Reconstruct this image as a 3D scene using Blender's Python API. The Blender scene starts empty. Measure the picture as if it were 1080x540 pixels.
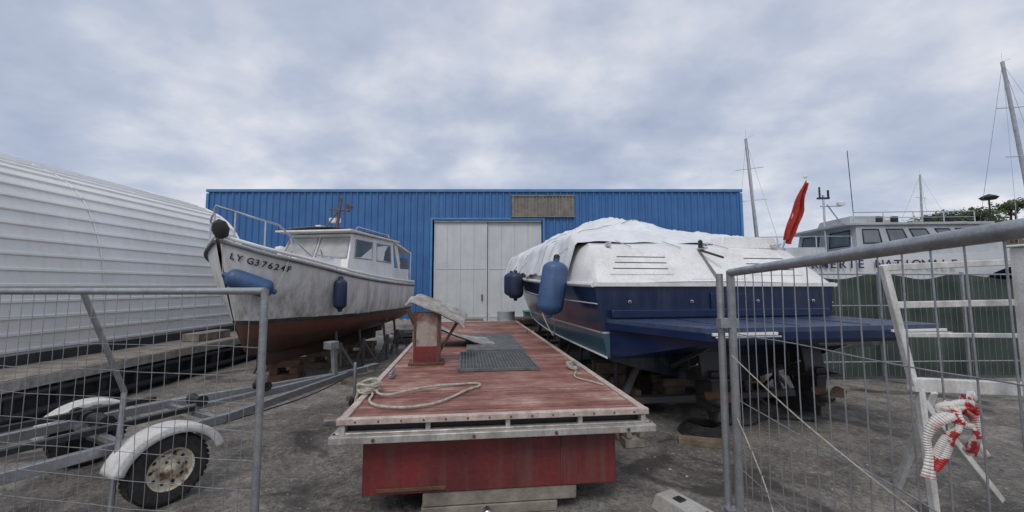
import bpy, math, random
from mathutils import Vector, Matrix, noise
random.seed(7)
V=Vector
D2R=math.radians

# ---------------------------------------------------------------- materials
def M(name,c1,c2=None,rough=.6,metal=0.,scale=3.,bump=.15,bscale=60.,streak=0.,dirt=(.12,.10,.08),spec=.5,lo=.38,hi=.66,fine=.12):
    m=bpy.data.materials.new(name); m.use_nodes=True
    nt=m.node_tree; N=nt.nodes; L=nt.links
    b=N['Principled BSDF']; b.inputs['Roughness'].default_value=rough; b.inputs['Metallic'].default_value=metal
    b.inputs['Specular IOR Level'].default_value=spec
    tc=N.new('ShaderNodeTexCoord')
    if c2 is None: c2=tuple(x*.72 for x in c1)
    n=N.new('ShaderNodeTexNoise'); n.inputs['Scale'].default_value=scale; n.inputs['Detail'].default_value=7; n.inputs['Roughness'].default_value=.62
    L.new(tc.outputs['Object'],n.inputs['Vector'])
    r=N.new('ShaderNodeValToRGB'); r.color_ramp.elements[0].position=lo; r.color_ramp.elements[1].position=hi
    r.color_ramp.elements[0].color=(*c1,1); r.color_ramp.elements[1].color=(*c2,1)
    L.new(n.outputs['Fac'],r.inputs['Fac']); col=r.outputs['Color']
    f=N.new('ShaderNodeTexNoise'); f.inputs['Scale'].default_value=bscale; f.inputs['Detail'].default_value=4
    L.new(tc.outputs['Object'],f.inputs['Vector'])
    if fine>0:
        mp=N.new('ShaderNodeMapRange'); mp.inputs[1].default_value=.3; mp.inputs[2].default_value=.7; mp.inputs[3].default_value=1-fine; mp.inputs[4].default_value=1+fine
        L.new(f.outputs['Fac'],mp.inputs[0])
        mx=N.new('ShaderNodeVectorMath'); mx.operation='SCALE'; L.new(col,mx.inputs[0]); L.new(mp.outputs[0],mx.inputs['Scale']); col=mx.outputs[0]
    if streak>0:
        ma=N.new('ShaderNodeMapping'); ma.inputs['Scale'].default_value=(7,7,.5); L.new(tc.outputs['Object'],ma.inputs['Vector'])
        s=N.new('ShaderNodeTexNoise'); s.inputs['Scale'].default_value=1.3; s.inputs['Detail'].default_value=6; s.inputs['Roughness'].default_value=.65
        L.new(ma.outputs[0],s.inputs['Vector'])
        sr=N.new('ShaderNodeMapRange'); sr.inputs[1].default_value=.48; sr.inputs[2].default_value=.78; sr.inputs[3].default_value=0; sr.inputs[4].default_value=streak
        L.new(s.outputs['Fac'],sr.inputs[0])
        mm=N.new('ShaderNodeMix'); mm.data_type='RGBA'; L.new(sr.outputs[0],mm.inputs['Factor']); L.new(col,mm.inputs['A']); mm.inputs['B'].default_value=(*dirt,1)
        col=mm.outputs['Result']
    L.new(col,b.inputs['Base Color'])
    rr=N.new('ShaderNodeMapRange'); rr.inputs[1].default_value=.3; rr.inputs[2].default_value=.7; rr.inputs[3].default_value=max(.02,rough-.1); rr.inputs[4].default_value=min(1,rough+.12)
    L.new(n.outputs['Fac'],rr.inputs[0]); L.new(rr.outputs[0],b.inputs['Roughness'])
    if bump>0:
        bp=N.new('ShaderNodeBump'); bp.inputs['Strength'].default_value=bump; bp.inputs['Distance'].default_value=.01
        L.new(f.outputs['Fac'],bp.inputs['Height']); L.new(bp.outputs[0],b.inputs['Normal'])
    return m

def hullmat(name,stops,rough=.3,grime=.4,dirt=(.10,.075,.05),wob=.02):
    """paint bands by height (object z); stops=[(z,color)...] constant bands"""
    m=bpy.data.materials.new(name); m.use_nodes=True
    nt=m.node_tree; N=nt.nodes; L=nt.links
    b=N['Principled BSDF']; b.inputs['Roughness'].default_value=rough
    tc=N.new('ShaderNodeTexCoord'); sp=N.new('ShaderNodeSeparateXYZ'); L.new(tc.outputs['Object'],sp.inputs[0])
    n=N.new('ShaderNodeTexNoise'); n.inputs['Scale'].default_value=3; n.inputs['Detail'].default_value=9; n.inputs['Roughness'].default_value=.68
    L.new(tc.outputs['Object'],n.inputs['Vector'])
    ad=N.new('ShaderNodeMath'); ad.operation='MULTIPLY_ADD'; L.new(n.outputs['Fac'],ad.inputs[0]); ad.inputs[1].default_value=wob; L.new(sp.outputs['Z'],ad.inputs[2])
    mr=N.new('ShaderNodeMapRange'); mr.inputs[1].default_value=0; mr.inputs[2].default_value=3; L.new(ad.outputs[0],mr.inputs[0])
    r=N.new('ShaderNodeValToRGB'); r.color_ramp.interpolation='CONSTANT'
    e=r.color_ramp.elements
    e[0].position=0; e[0].color=(*stops[0][1],1)
    e[1].position=(stops[1][0])/3; e[1].color=(*stops[1][1],1)
    for z,c in stops[2:]:
        x=e.new(z/3); x.color=(*c,1)
    L.new(mr.outputs[0],r.inputs['Fac'])
    ma=N.new('ShaderNodeMapping'); ma.inputs['Scale'].default_value=(5,5,.7); L.new(tc.outputs['Object'],ma.inputs['Vector'])
    s=N.new('ShaderNodeTexNoise'); s.inputs['Scale'].default_value=1.5; s.inputs['Detail'].default_value=8; s.inputs['Roughness'].default_value=.7
    L.new(ma.outputs[0],s.inputs['Vector'])
    zr=N.new('ShaderNodeMapRange'); zr.inputs[1].default_value=2.2; zr.inputs[2].default_value=.6; zr.inputs[3].default_value=.25; zr.inputs[4].default_value=1.5
    L.new(sp.outputs['Z'],zr.inputs[0])
    sr=N.new('ShaderNodeMapRange'); sr.inputs[1].default_value=.43; sr.inputs[2].default_value=.72; sr.inputs[3].default_value=0; sr.inputs[4].default_value=grime
    L.new(s.outputs['Fac'],sr.inputs[0])
    mu=N.new('ShaderNodeMath'); mu.operation='MULTIPLY'; mu.use_clamp=True; L.new(sr.outputs[0],mu.inputs[0]); L.new(zr.outputs[0],mu.inputs[1])
    mm=N.new('ShaderNodeMix'); mm.data_type='RGBA'; L.new(mu.outputs[0],mm.inputs['Factor']); L.new(r.outputs['Color'],mm.inputs['A']); mm.inputs['B'].default_value=(*dirt,1)
    L.new(mm.outputs['Result'],b.inputs['Base Color'])
    return m

galv=M('galvanised_steel',(.42,.43,.44),(.28,.29,.30),rough=.42,metal=.7,scale=14,bump=.08,bscale=120)
alu=M('aluminium',(.54,.52,.49),(.34,.32,.29),rough=.5,metal=.35,scale=9,bump=.1,streak=.5)
alupink=M('worn_edge_strip',(.56,.47,.42),(.36,.27,.23),rough=.6,scale=12,bump=.2)
steel=M('stainless',(.62,.63,.64),(.5,.5,.5),rough=.22,metal=1,scale=6,bump=0)
rubber=M('rubber',(.018,.018,.018),(.045,.042,.038),rough=.75,scale=20,bump=.3)
black=M('black_parts',(.012,.012,.013),(.03,.03,.03),rough=.55,scale=8)
white=M('white_gelcoat',(.78,.78,.77),(.66,.65,.63),rough=.3,scale=2.2,bump=.03,streak=.32,dirt=(.34,.31,.26))
whitefr=M('white_painted_steel',(.68,.68,.67),(.48,.47,.44),rough=.45,scale=7,bump=.1,streak=.6,dirt=(.25,.18,.12))
glass=M('window_glass',(.10,.12,.13),(.16,.18,.19),rough=.08,scale=1.5,bump=0,fine=0)
curtain=M('window_glass_with_curtain',(.42,.42,.41),(.30,.31,.31),rough=.12,scale=3,bump=0)
wood=M('weathered_timber',(.22,.165,.115),(.11,.085,.06),rough=.85,scale=6,bump=.5,bscale=40,streak=.3)
woodg=M('grey_timber',(.31,.27,.225),(.15,.13,.11),rough=.88,scale=5,bump=.6,bscale=40,streak=.3)
concrete=M('cast_concrete',(.38,.36,.33),(.25,.23,.21),rough=.9,scale=6,bump=.5,bscale=50)
bluefend=M('blue_fender_vinyl',(.045,.105,.235),(.03,.07,.165),rough=.5,scale=5,bump=.05,streak=.45,dirt=(.12,.13,.13))
navyfend=M('navy_fender_vinyl',(.01,.02,.055),(.02,.03,.07),rough=.5,scale=5)
navy=M('navy_gelcoat',(.008,.018,.060),(.012,.025,.075),rough=.16,scale=2,bump=.0,fine=.03)
navytop=M('navy_deck_paint',(.045,.068,.135),(.03,.046,.10),rough=.30,scale=4,bump=.05,streak=.4,dirt=(.13,.14,.16))
rope_m=M('old_rope',(.54,.50,.42),(.32,.29,.24),rough=.95,scale=30,bump=.6,bscale=160)
ropeb=M('blue_grey_rope',(.25,.28,.31),(.15,.16,.18),rough=.95,scale=30,bump=.6,bscale=160)
redpaint=M('scuffed_red_paint',(.20,.026,.026),(.105,.02,.02),rough=.55,scale=2.6,bump=.3,bscale=30,streak=.75,dirt=(.14,.085,.075))
redwhite=M('peeling_brown_red_paint',(.36,.30,.26),(.15,.05,.038),rough=.75,scale=3.4,bump=.35,bscale=30,streak=.6,dirt=(.11,.06,.04),lo=.44,hi=.58)
rust=M('rusty_steel',(.14,.07,.04),(.07,.045,.035),rough=.85,scale=8,bump=.4)
tapem=M('red_white_tape',(.74,.68,.64),(.50,.035,.035),rough=.4,scale=26,bump=0,fine=.05,lo=.49,hi=.53)
tapew=M('tape_faded_white',(.74,.69,.65),(.60,.22,.19),rough=.4,scale=18,bump=0,fine=.05,lo=.5,hi=.6)
bootstand=M('stand_blue_grey',(.08,.095,.12),(.12,.075,.05),rough=.7,scale=8,bump=.2)

# ---------------------------------------------------------------- mesh builder
class MB:
    def __init__(s): s.v=[];s.f=[];s.m=[]
    def add(s,vs,fs,mi=0):
        o=len(s.v); s.v+= [tuple(x) for x in vs]
        for f in fs: s.f.append([i+o for i in f]); s.m.append(mi)
    def box(s,c,sz,mi=0,R=None,taper=1.):
        c=V(c); out=[]
        for z in(-.5,.5):
            k=taper if z>0 else 1.
            for x,y in((-.5,-.5),(.5,-.5),(.5,.5),(-.5,.5)):
                p=V((x*sz[0]*k,y*sz[1]*k,z*sz[2]))
                if R is not None: p=R@p
                out.append(c+p)
        s.add(out,[(3,2,1,0),(4,5,6,7),(0,1,5,4),(1,2,6,5),(2,3,7,6),(3,0,4,7)],mi)
    def prism(s,poly,z0,z1,mi=0):
        k=len(poly); s.add([(x,y,z0) for x,y in poly]+[(x,y,z1) for x,y in poly],[tuple(range(k-1,-1,-1)),tuple(range(k,2*k))]+[(i,(i+1)%k,k+(i+1)%k,k+i) for i in range(k)],mi)
    def beam(s,p0,p1,w,h,mi=0):
        p0=V(p0);p1=V(p1);d=p1-p0;L=d.length
        y=d.normalized(); x=y.cross(V((0,0,1)))
        if x.length<1e-4:x=V((1,0,0))
        x.normalize(); z=x.cross(y)
        R=Matrix((x,y,z)).transposed()
        s.box((p0+p1)/2,(w,L,h),mi,R)
    def path(s,pts,r,mi=0,n=8,cap=True,radii=None):
        pts=[V(p) for p in pts]; k=len(pts)
        t=(pts[1]-pts[0]).normalized(); a=t.orthogonal().normalized()
        vs=[];fs=[]
        for i,p in enumerate(pts):
            if i==0:t=pts[1]-pts[0]
            elif i==k-1:t=pts[-1]-pts[-2]
            else:t=(pts[i+1]-pts[i]).normalized()+(pts[i]-pts[i-1]).normalized()
            if t.length<1e-9:t=V((0,0,1))
            t.normalize(); a=(a-t*a.dot(t))
            if a.length<1e-6:a=t.orthogonal()
            a.normalize(); b=t.cross(a); rr=radii[i] if radii else r
            for j in range(n):
                an=2*math.pi*j/n; vs.append(p+(a*math.cos(an)+b*math.sin(an))*rr)
        for i in range(k-1):
            for j in range(n):
                fs.append((i*n+j,i*n+(j+1)%n,(i+1)*n+(j+1)%n,(i+1)*n+j))
        if cap:
            fs.append(tuple(range(n-1,-1,-1))); fs.append(tuple((k-1)*n+j for j in range(n)))
        s.add(vs,fs,mi)
    def tube(s,p0,p1,r,mi=0,n=8,r2=None): s.path([p0,p1],r,mi,n,True,[r,r if r2 is None else r2])
    def grid(s,fn,nu,nv,mi=0,closeu=False):
        vs=[fn(i/nu,j/nv) for i in range(nu+1) for j in range(nv+1)]
        fs=[(i*(nv+1)+j,(i+1)*(nv+1)+j,(i+1)*(nv+1)+j+1,i*(nv+1)+j+1) for i in range(nu) for j in range(nv)]
        s.add(vs,fs,mi)
    def rev(s,c,axis,prof,mi=0,n=28,closed=False):
        c=V(c);ax=V(axis).normalized();a=ax.orthogonal().normalized();b=ax.cross(a);vs=[];fs=[]
        for d,r in prof:
            for j in range(n):
                an=2*math.pi*j/n; vs.append(c+ax*d+(a*math.cos(an)+b*math.sin(an))*max(r,.0005))
        k=len(prof)
        for i in range(k-1 if not closed else k):
            for j in range(n):
                i2=(i+1)%k
                fs.append((i*n+j,i*n+(j+1)%n,i2*n+(j+1)%n,i2*n+j))
        s.add(vs,fs,mi)
    def panel(s,q,u0,u1,v0,v1,off,th,mi=0):
        q=[V(a) for a in q]
        n=(q[1]-q[0]).cross(q[3]-q[0]).normalized()
        def P(u,v): return (q[0]*(1-u)*(1-v)+q[1]*u*(1-v)+q[2]*u*v+q[3]*(1-u)*v)
        c=[P(u0,v0),P(u1,v0),P(u1,v1),P(u0,v1)]
        a=[p+n*(off-th) for p in c]; b=[p+n*off for p in c]
        s.add(a+b,[(3,2,1,0),(4,5,6,7),(0,1,5,4),(1,2,6,5),(2,3,7,6),(3,0,4,7)],mi)
    def window(s,q,u0,u1,v0,v1,gi,fi,fw=.05):
        s.panel(q,u0,u1,v0,v1,.008,.02,gi)
        W=(V(q[1])-V(q[0])).length; H=(V(q[3])-V(q[0])).length
        a=.03/W; b=.03/H
        s.panel(q,u0-a,u1+a,v0-b,v0,.022,.03,fi); s.panel(q,u0-a,u1+a,v1,v1+b,.022,.03,fi)
        s.panel(q,u0-a,u0,v0,v1,.022,.03,fi); s.panel(q,u1,u1+a,v0,v1,.022,.03,fi)
    def obj(s,name,mats,parent=None,smooth=True,bevel=0,ang=38,loc=None,rz=0,weld=False):
        me=bpy.data.meshes.new(name); me.from_pydata(s.v,[],s.f); 
        for m in mats: me.materials.append(m)
        me.polygons.foreach_set('material_index',s.m)
        if smooth:
            me.polygons.foreach_set('use_smooth',[True]*len(me.polygons))
        me.update()
        if smooth: me.set_sharp_from_angle(angle=D2R(ang))
        o=bpy.data.objects.new(name,me); bpy.context.scene.collection.objects.link(o)
        if parent: o.parent=parent
        if loc: o.location=loc
        o.rotation_euler[2]=rz
        if bevel>0:
            b=o.modifiers.new('bevel','BEVEL'); b.width=bevel; b.segments=2; b.limit_method='ANGLE'; b.angle_limit=D2R(40)
        return o

def grp(name,loc=(0,0,0),rz=0.):
    e=bpy.data.objects.new(name,None); e.location=loc; e.rotation_euler[2]=rz; e.empty_display_size=.3
    bpy.context.scene.collection.objects.link(e); return e

def catmull(P,t):
    k=len(P)-1; x=t*k; i=min(int(x),k-1); f=x-i
    p0=P[max(i-1,0)];p1=P[i];p2=P[i+1];p3=P[min(i+2,k)]
    return tuple(.5*((2*b)+(-a+c)*f+(2*a-5*b+4*c-d)*f*f+(-a+3*b-3*c+d)*f**3) for a,b,c,d in zip(p0,p1,p2,p3))
def hull_surface(secs):
    def S(s,t): return catmull([catmull(sec,t) for sec in secs],s)
    return S
def build_hull(mb,secs,ns=28,nt=14,mi=0,deckmi=1,deckdrop=.04,stern=True):
    S=hull_surface(secs)
    mb.grid(lambda u,v:S(u,v),ns,nt,mi)
    mb.grid(lambda u,v:(-S(1-u,v)[0],S(1-u,v)[1],S(1-u,v)[2]),ns,nt,mi)
    def deck(u,v):
        p=S(u,1); k=v*2-1
        return (p[0]*k,p[1],p[2]-deckdrop+.05*(1-k*k))
    mb.grid(deck,ns,6,deckmi)
    if stern:
        def tr(u,v):
            p=S(0,v); return (p[0]*(1-2*u),p[1],p[2])
        mb.grid(tr,6,nt,mi)
    return S

def text_obj(ch,size,loc,R,mat,parent,name,ext=.002,align='CENTER'):
    cu=bpy.data.curves.new(name,'FONT'); cu.body=ch; cu.size=size; cu.extrude=ext; cu.align_x=align; cu.align_y='CENTER'
    cu.offset=size*.012
    cu.materials.append(mat)
    o=bpy.data.objects.new(name,cu); bpy.context.scene.collection.objects.link(o); o.parent=parent
    o.matrix_local=Matrix.Translation(V(loc))@R.to_4x4()
    return o

# ---------------------------------------------------------------- ground
def ground():
    m=bpy.data.materials.new('worn_concrete_yard'); m.use_nodes=True; nt=m.node_tree;N=nt.nodes;L=nt.links
    b=N['Principled BSDF']; tc=N.new('ShaderNodeTexCoord')
    def nz(sc,det=8,ro=.6,dist=0):
        n=N.new('ShaderNodeTexNoise'); n.inputs['Scale'].default_value=sc; n.inputs['Detail'].default_value=det; n.inputs['Roughness'].default_value=ro; n.inputs['Distortion'].default_value=dist
        L.new(tc.outputs['Object'],n.inputs['Vector']); return n.outputs['Fac']
    def rmp(x,a,c,lo=0,hi=1):
        r=N.new('ShaderNodeMapRange'); r.inputs[1].default_value=a;r.inputs[2].default_value=c;r.inputs[3].default_value=lo;r.inputs[4].default_value=hi; L.new(x,r.inputs[0]); return r.outputs[0]
    def mix(f,a,bb):
        x=N.new('ShaderNodeMix'); x.data_type='RGBA'; L.new(f,x.inputs['Factor'])
        for s,k in((a,'A'),(bb,'B')):
            if isinstance(s,tuple): x.inputs[k].default_value=(*s,1)
            else: L.new(s,x.inputs[k])
        return x.outputs['Result']
    big=nz(.75,10,.72,.5); mid=nz(3.2,10,.76,.3); fine=nz(22,7,.8); gr=nz(90,3,.6)
    c=mix(rmp(big,.40,.60),(.27,.245,.215),(.115,.104,.092))
    c=mix(rmp(mid,.52,.62,0,.7),c,(.075,.067,.06))
    c=mix(rmp(mid,.46,.36,0,.8),c,(.37,.34,.30))
    c=mix(rmp(fine,.50,.60,0,.7),c,(.065,.058,.052))
    c=mix(rmp(fine,.47,.38,0,.55),c,(.42,.39,.35))
    c=mix(rmp(gr,.57,.66,0,.55),c,(.46,.44,.40))
    st=nz(.85,7,.6,1.4); c=mix(rmp(st,.54,.62,0,.8),c,(.048,.042,.037))
    vo=N.new('ShaderNodeTexVoronoi'); vo.feature='DISTANCE_TO_EDGE'; vo.inputs['Scale'].default_value=.42
    n=N.new('ShaderNodeTexNoise'); n.inputs['Scale'].default_value=2.5; n.inputs['Detail'].default_value=8; L.new(tc.outputs['Object'],n.inputs['Vector'])
    va=N.new('ShaderNodeVectorMath'); va.operation='MULTIPLY_ADD'; L.new(n.outputs['Color'],va.inputs[0]); va.inputs[1].default_value=(.8,.8,0); L.new(tc.outputs['Object'],va.inputs[2])
    L.new(va.outputs[0],vo.inputs['Vector'])
    cr=rmp(vo.outputs['Distance'],.001,.007,.6,0)
    crm=N.new('ShaderNodeMath'); crm.operation='MULTIPLY'; L.new(cr,crm.inputs[0]); L.new(rmp(big,.42,.58,0,1),crm.inputs[1]); cr=crm.outputs[0]
    c=mix(cr,c,(.045,.04,.035))
    L.new(c,b.inputs['Base Color'])
    L.new(rmp(st,.53,.64,.93,.38),b.inputs['Roughness'])
    bp=N.new('ShaderNodeBump'); bp.inputs['Strength'].default_value=.9; bp.inputs['Distance'].default_value=.03
    s=N.new('ShaderNodeMath'); s.operation='MULTIPLY_ADD'; L.new(fine,s.inputs[0]); s.inputs[1].default_value=.6; L.new(mid,s.inputs[2])
    L.new(s.outputs[0],bp.inputs['Height']); L.new(bp.outputs[0],b.inputs['Normal'])
    g=MB(); g.add([(-900,-900,0),(900,-900,0),(900,900,0),(-900,900,0)],[(0,1,2,3)]); g.obj('ground',[m],smooth=False)
    p=MB()
    for i in range(5200):
        x=random.uniform(-6,6); y=2.4+8.6*random.random()**1.4
        r=random.uniform(.003,.010)*(2.0 if random.random()<.07 else 1)
        vs=[(x+r*random.uniform(.7,1.2)*a,y+r*random.uniform(.7,1.2)*bb,.001+max(0,r*.7*c+ r*.2)) for a,bb,c in((1,0,0),(0,1,0),(-1,0,0),(0,-1,0),(0,0,1))]
        p.add(vs,[(0,1,4),(1,2,4),(2,3,4),(3,0,4)],i%3)
    p.obj('gravel',[concrete,woodg,wood],smooth=False)
ground()

# ---------------------------------------------------------------- blue warehouse
def warehouse():
    G=grp('blue_warehouse',(0,18,0))
    blue=M('blue_cladding',(.036,.130,.33),(.05,.165,.385),rough=.45,scale=1.1,bump=.04,streak=.55,dirt=(.05,.10,.19),fine=.04)
    bluel=M('blue_flashing',(.08,.24,.47),(.06,.18,.40),rough=.4,scale=2)
    doorm=M('grey_door_sheet',(.58,.60,.61),(.50,.52,.53),rough=.5,scale=1.2,bump=.04,streak=.35,dirt=(.36,.35,.33),fine=.03)
    vent=M('weathered_vent',(.24,.22,.19),(.14,.14,.13),rough=.7,scale=3,streak=.6,dirt=(.30,.25,.16))
    roofm=M('grey_roof_sheet',(.3,.32,.34),rough=.6)
    x0,x1,zt=-13.9,10.45,6.12
    def ribs(mb,a,b,z0,z1,pitch=.30,y=0.):
        prof=[];x=a
        while x<b-1e-3:
            for dx,dy in((0,0),(.17,0),(.20,-.05),(.26,-.05),(.30,0)):
                if x+dx<=b: prof.append((x+dx,y+dy))
            x+=pitch
        prof.append((b,y))
        vs=[];fs=[]
        for px,py in prof: vs+=[(px,py,z0),(px,py,z1)]
        for i in range(len(prof)-1): fs.append((2*i,2*i+2,2*i+3,2*i+1))
        mb.add(vs,fs,0)
    w=MB(); ribs(w,x0,-3.62,.25,6.0); ribs(w,-3.62,1.40,4.72,6.0); ribs(w,1.40,x1,.25,6.0)
    w.obj('front_wall',[blue],G,ang=20)
    w=MB()
    w.box(((x0-3.62)/2,.08,.125),(-3.62-x0,.2,.25),0); w.box(((x1+1.4)/2,.08,.125),(x1-1.4,.2,.25),0)
    w.obj('plinth',[concrete],G,smooth=False)
    w=MB(); w.box(((x0+x1)/2,-.01,zt-.05),(x1-x0+.16,.16,.13),0)
    w.box((x0-.02,0,3),(.12,.14,5.9),0); w.box((x1+.02,0,3),(.12,.14,5.9),0)
    for x in (-3.66,1.44): w.box((x,-.03,2.36),(.1,.12,4.72),0)
    w.box((-1.11,-.03,4.76),(5.2,.12,.08),0)
    w.obj('flashing',[bluel],G,smooth=False,bevel=.01)
    w=MB()
    for i in range(int((x1-x0)/.6)):
        for z in(1.5,2.9,4.3,5.5):
            xx=x0+.23+i*.6
            if -3.7<xx<1.5 and z<4.8: continue
            w.box((xx,-.055,z),(.018,.012,.018),0)
    w.obj('cladding_screws',[galv],G,smooth=False)
    w=MB(); w.add([(x0,.1,0),(x0,.1,6.1),(x0,24,6.1),(x0,24,0)],[(0,1,2,3)]); w.add([(x1,.1,0),(x1,24,0),(x1,24,6.1),(x1,.1,6.1)],[(0,1,2,3)])
    w.add([(x0,24,0),(x0,24,6.1),(x1,24,6.1),(x1,24,0)],[(0,1,2,3)]); w.obj('side_walls',[blue],G,smooth=False)
    w=MB(); w.add([(x0,.05,6.1),(x1,.05,6.1),(x1,12,6.45),(x0,12,6.45),(x0,24,6.1),(x1,24,6.1)],[(0,1,2,3),(3,2,5,4)]); w.obj('roof',[roofm],G,smooth=False)
    d=MB()
    for a,b,yy in((-3.55,-1.12,.06),(-1.10,1.35,.10)):
        n=4; wd=(b-a)/n
        for i in range(n): d.box((a+wd*(i+.5),yy,2.33),(wd-.006,.03,4.6),0)
        d.box(((a+b)/2,yy+.03,2.33),(b-a,.02,4.62),1)
        d.box((a+.04,yy-.02,2.33),(.06,.02,4.6),0); d.box((b-.04,yy-.02,2.33),(.06,.02,4.6),0)
        d.box(((a+b)/2,yy-.025,.35),(b-a-.16,.02,.10),0); d.box(((a+b)/2,yy-.025,2.5),(b-a-.16,.012,.05),0)
    d.box((.55,.06,2.2),(.30,.03,.9),0); d.box((-1.35,.01,1.2),(.05,.06,.3),2)
    d.box((-1.1,0,4.66),(4.9,.10,.07),1)
    d.obj('sliding_doors',[doorm,roofm,black],G,smooth=False,bevel=.004)
    v=MB()
    v.box((1.41,-.05,5.34),(2.86,.06,.96),0)
    for i in range(19): v.box((.06+i*.15,-.10,5.34),(.06,.05,.88),0)
    for z in(4.86,5.82): v.box((1.41,-.10,z),(2.9,.08,.06),0)
    v.obj('wall_vent',[vent],G,smooth=False)
warehouse()

# ---------------------------------------------------------------- left corrugated building
def left_building():
    G=grp('white_corrugated_hangar')
    wm=M('white_ribbed_sheet',(.78,.78,.77),(.68,.68,.66),rough=.5,scale=.6,bump=.03,streak=.28,dirt=(.48,.45,.40),fine=.03)
    prof=[(-7.1,.58),(-7.12,1.4),(-7.32,2.5),(-7.75,3.35),(-8.5,3.83),(-9.6,4.15),(-11,4.5),(-14,5.0)]
    pts=[catmull(prof,i/400) for i in range(401)]
    out=[]
    L=[0]
    for a,b in zip(pts,pts[1:]): L.append(L[-1]+math.dist(a,b))
    def at(d):
        for i in range(len(L)-1):
            if L[i+1]>=d:
                f=(d-L[i])/(L[i+1]-L[i]); a=V(pts[i]);b=V(pts[i+1]); t=(b-a).normalized(); return a.lerp(b,f),V((t.y,-t.x))
        return V(pts[-1]),V((0,1))
    d=0.; P=.235
    while d<L[-1]-P:
        for dd,h in((0,0),(.165,0),(.18,.03),(.215,.03),(.23,0)):
            p,n=at(d+dd); n=n if n.x>0 or n.y>0 else -n
            out.append(p+n*h)
        d+=P
    w=MB();ys=[-9,-5,-2,1,4,7,10.8]
    for k in range(len(ys)-1):
        y0,y1=ys[k],ys[k+1]
        off=.004*(k%2)
        vs=[];fs=[]
        for p in out: vs+=[(p.x+off,y0,p.y),(p.x+off,y1,p.y)]
        for i in range(len(out)-1): fs.append((2*i,2*i+2,2*i+3,2*i+1))
        w.add(vs,fs,0)
    w.obj('ribbed_wall',[wm],G,ang=15)
    e=MB(); vs=[(p.x-.02,10.78,p.y) for p in out]+[(-14,10.78,0),(-7.12,10.78,0)]
    e.add(vs,[tuple(range(len(vs)))]); vs2=[(x,-8.9,z) for x,y,z in vs]; e.add(vs2,[tuple(range(len(vs2)))])
    e.obj('gable_walls',[wm],G,smooth=False)
    t=MB(); t.path([(p.x+.03,10.82,p.y) for p in out[::5]],.035,0,6)
    for y in(-2,1,4,7): t.path([(p.x+.012,y,p.y+.008) for p in out[::5]],.010,0,5)
    t.obj('edge_trim',[wm],G)
    Q=grp('raised_walkway')
    dk=M('dark_platform_side',(.022,.026,.035),(.04,.038,.038),rough=.6,scale=4,bump=.3,streak=.5,dirt=(.09,.08,.075))
    q=MB(); 
    y=-4.
    while y<11.2:
        q.box((-6.56,y+.07,.555+random.uniform(-.003,.003)),(1.06,.13,.04),1); y+=.14
    q.box((-7.05,3.6,.64),(.06,15,.16),0)
    q.box((-6.03,3.6,.50),(.05,15.2,.13),2)
    q.box((-6.15,3.6,.22),(.08,15,.44),0)
    y=-3.9
    while y<11: 
        q.box((-6.07,y,.21),(.07,.10,.42),0); y+=.55
    q.tube((-6.02,-4,.36),(-6.02,11.1,.36),.035,0); q.tube((-6.02,-4,.12),(-6.02,11.1,.12),.05,0)
    q.obj('walkway_body',[dk,woodg,alu],Q)
    q=MB(); q.box((-6.75,10.9,.9),(.5,.5,.65),0); q.box((-6.5,8.6,.66),(.35,.9,.16),0); q.obj('boxes_on_walkway',[woodg],Q,bevel=.01)
left_building()

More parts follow.
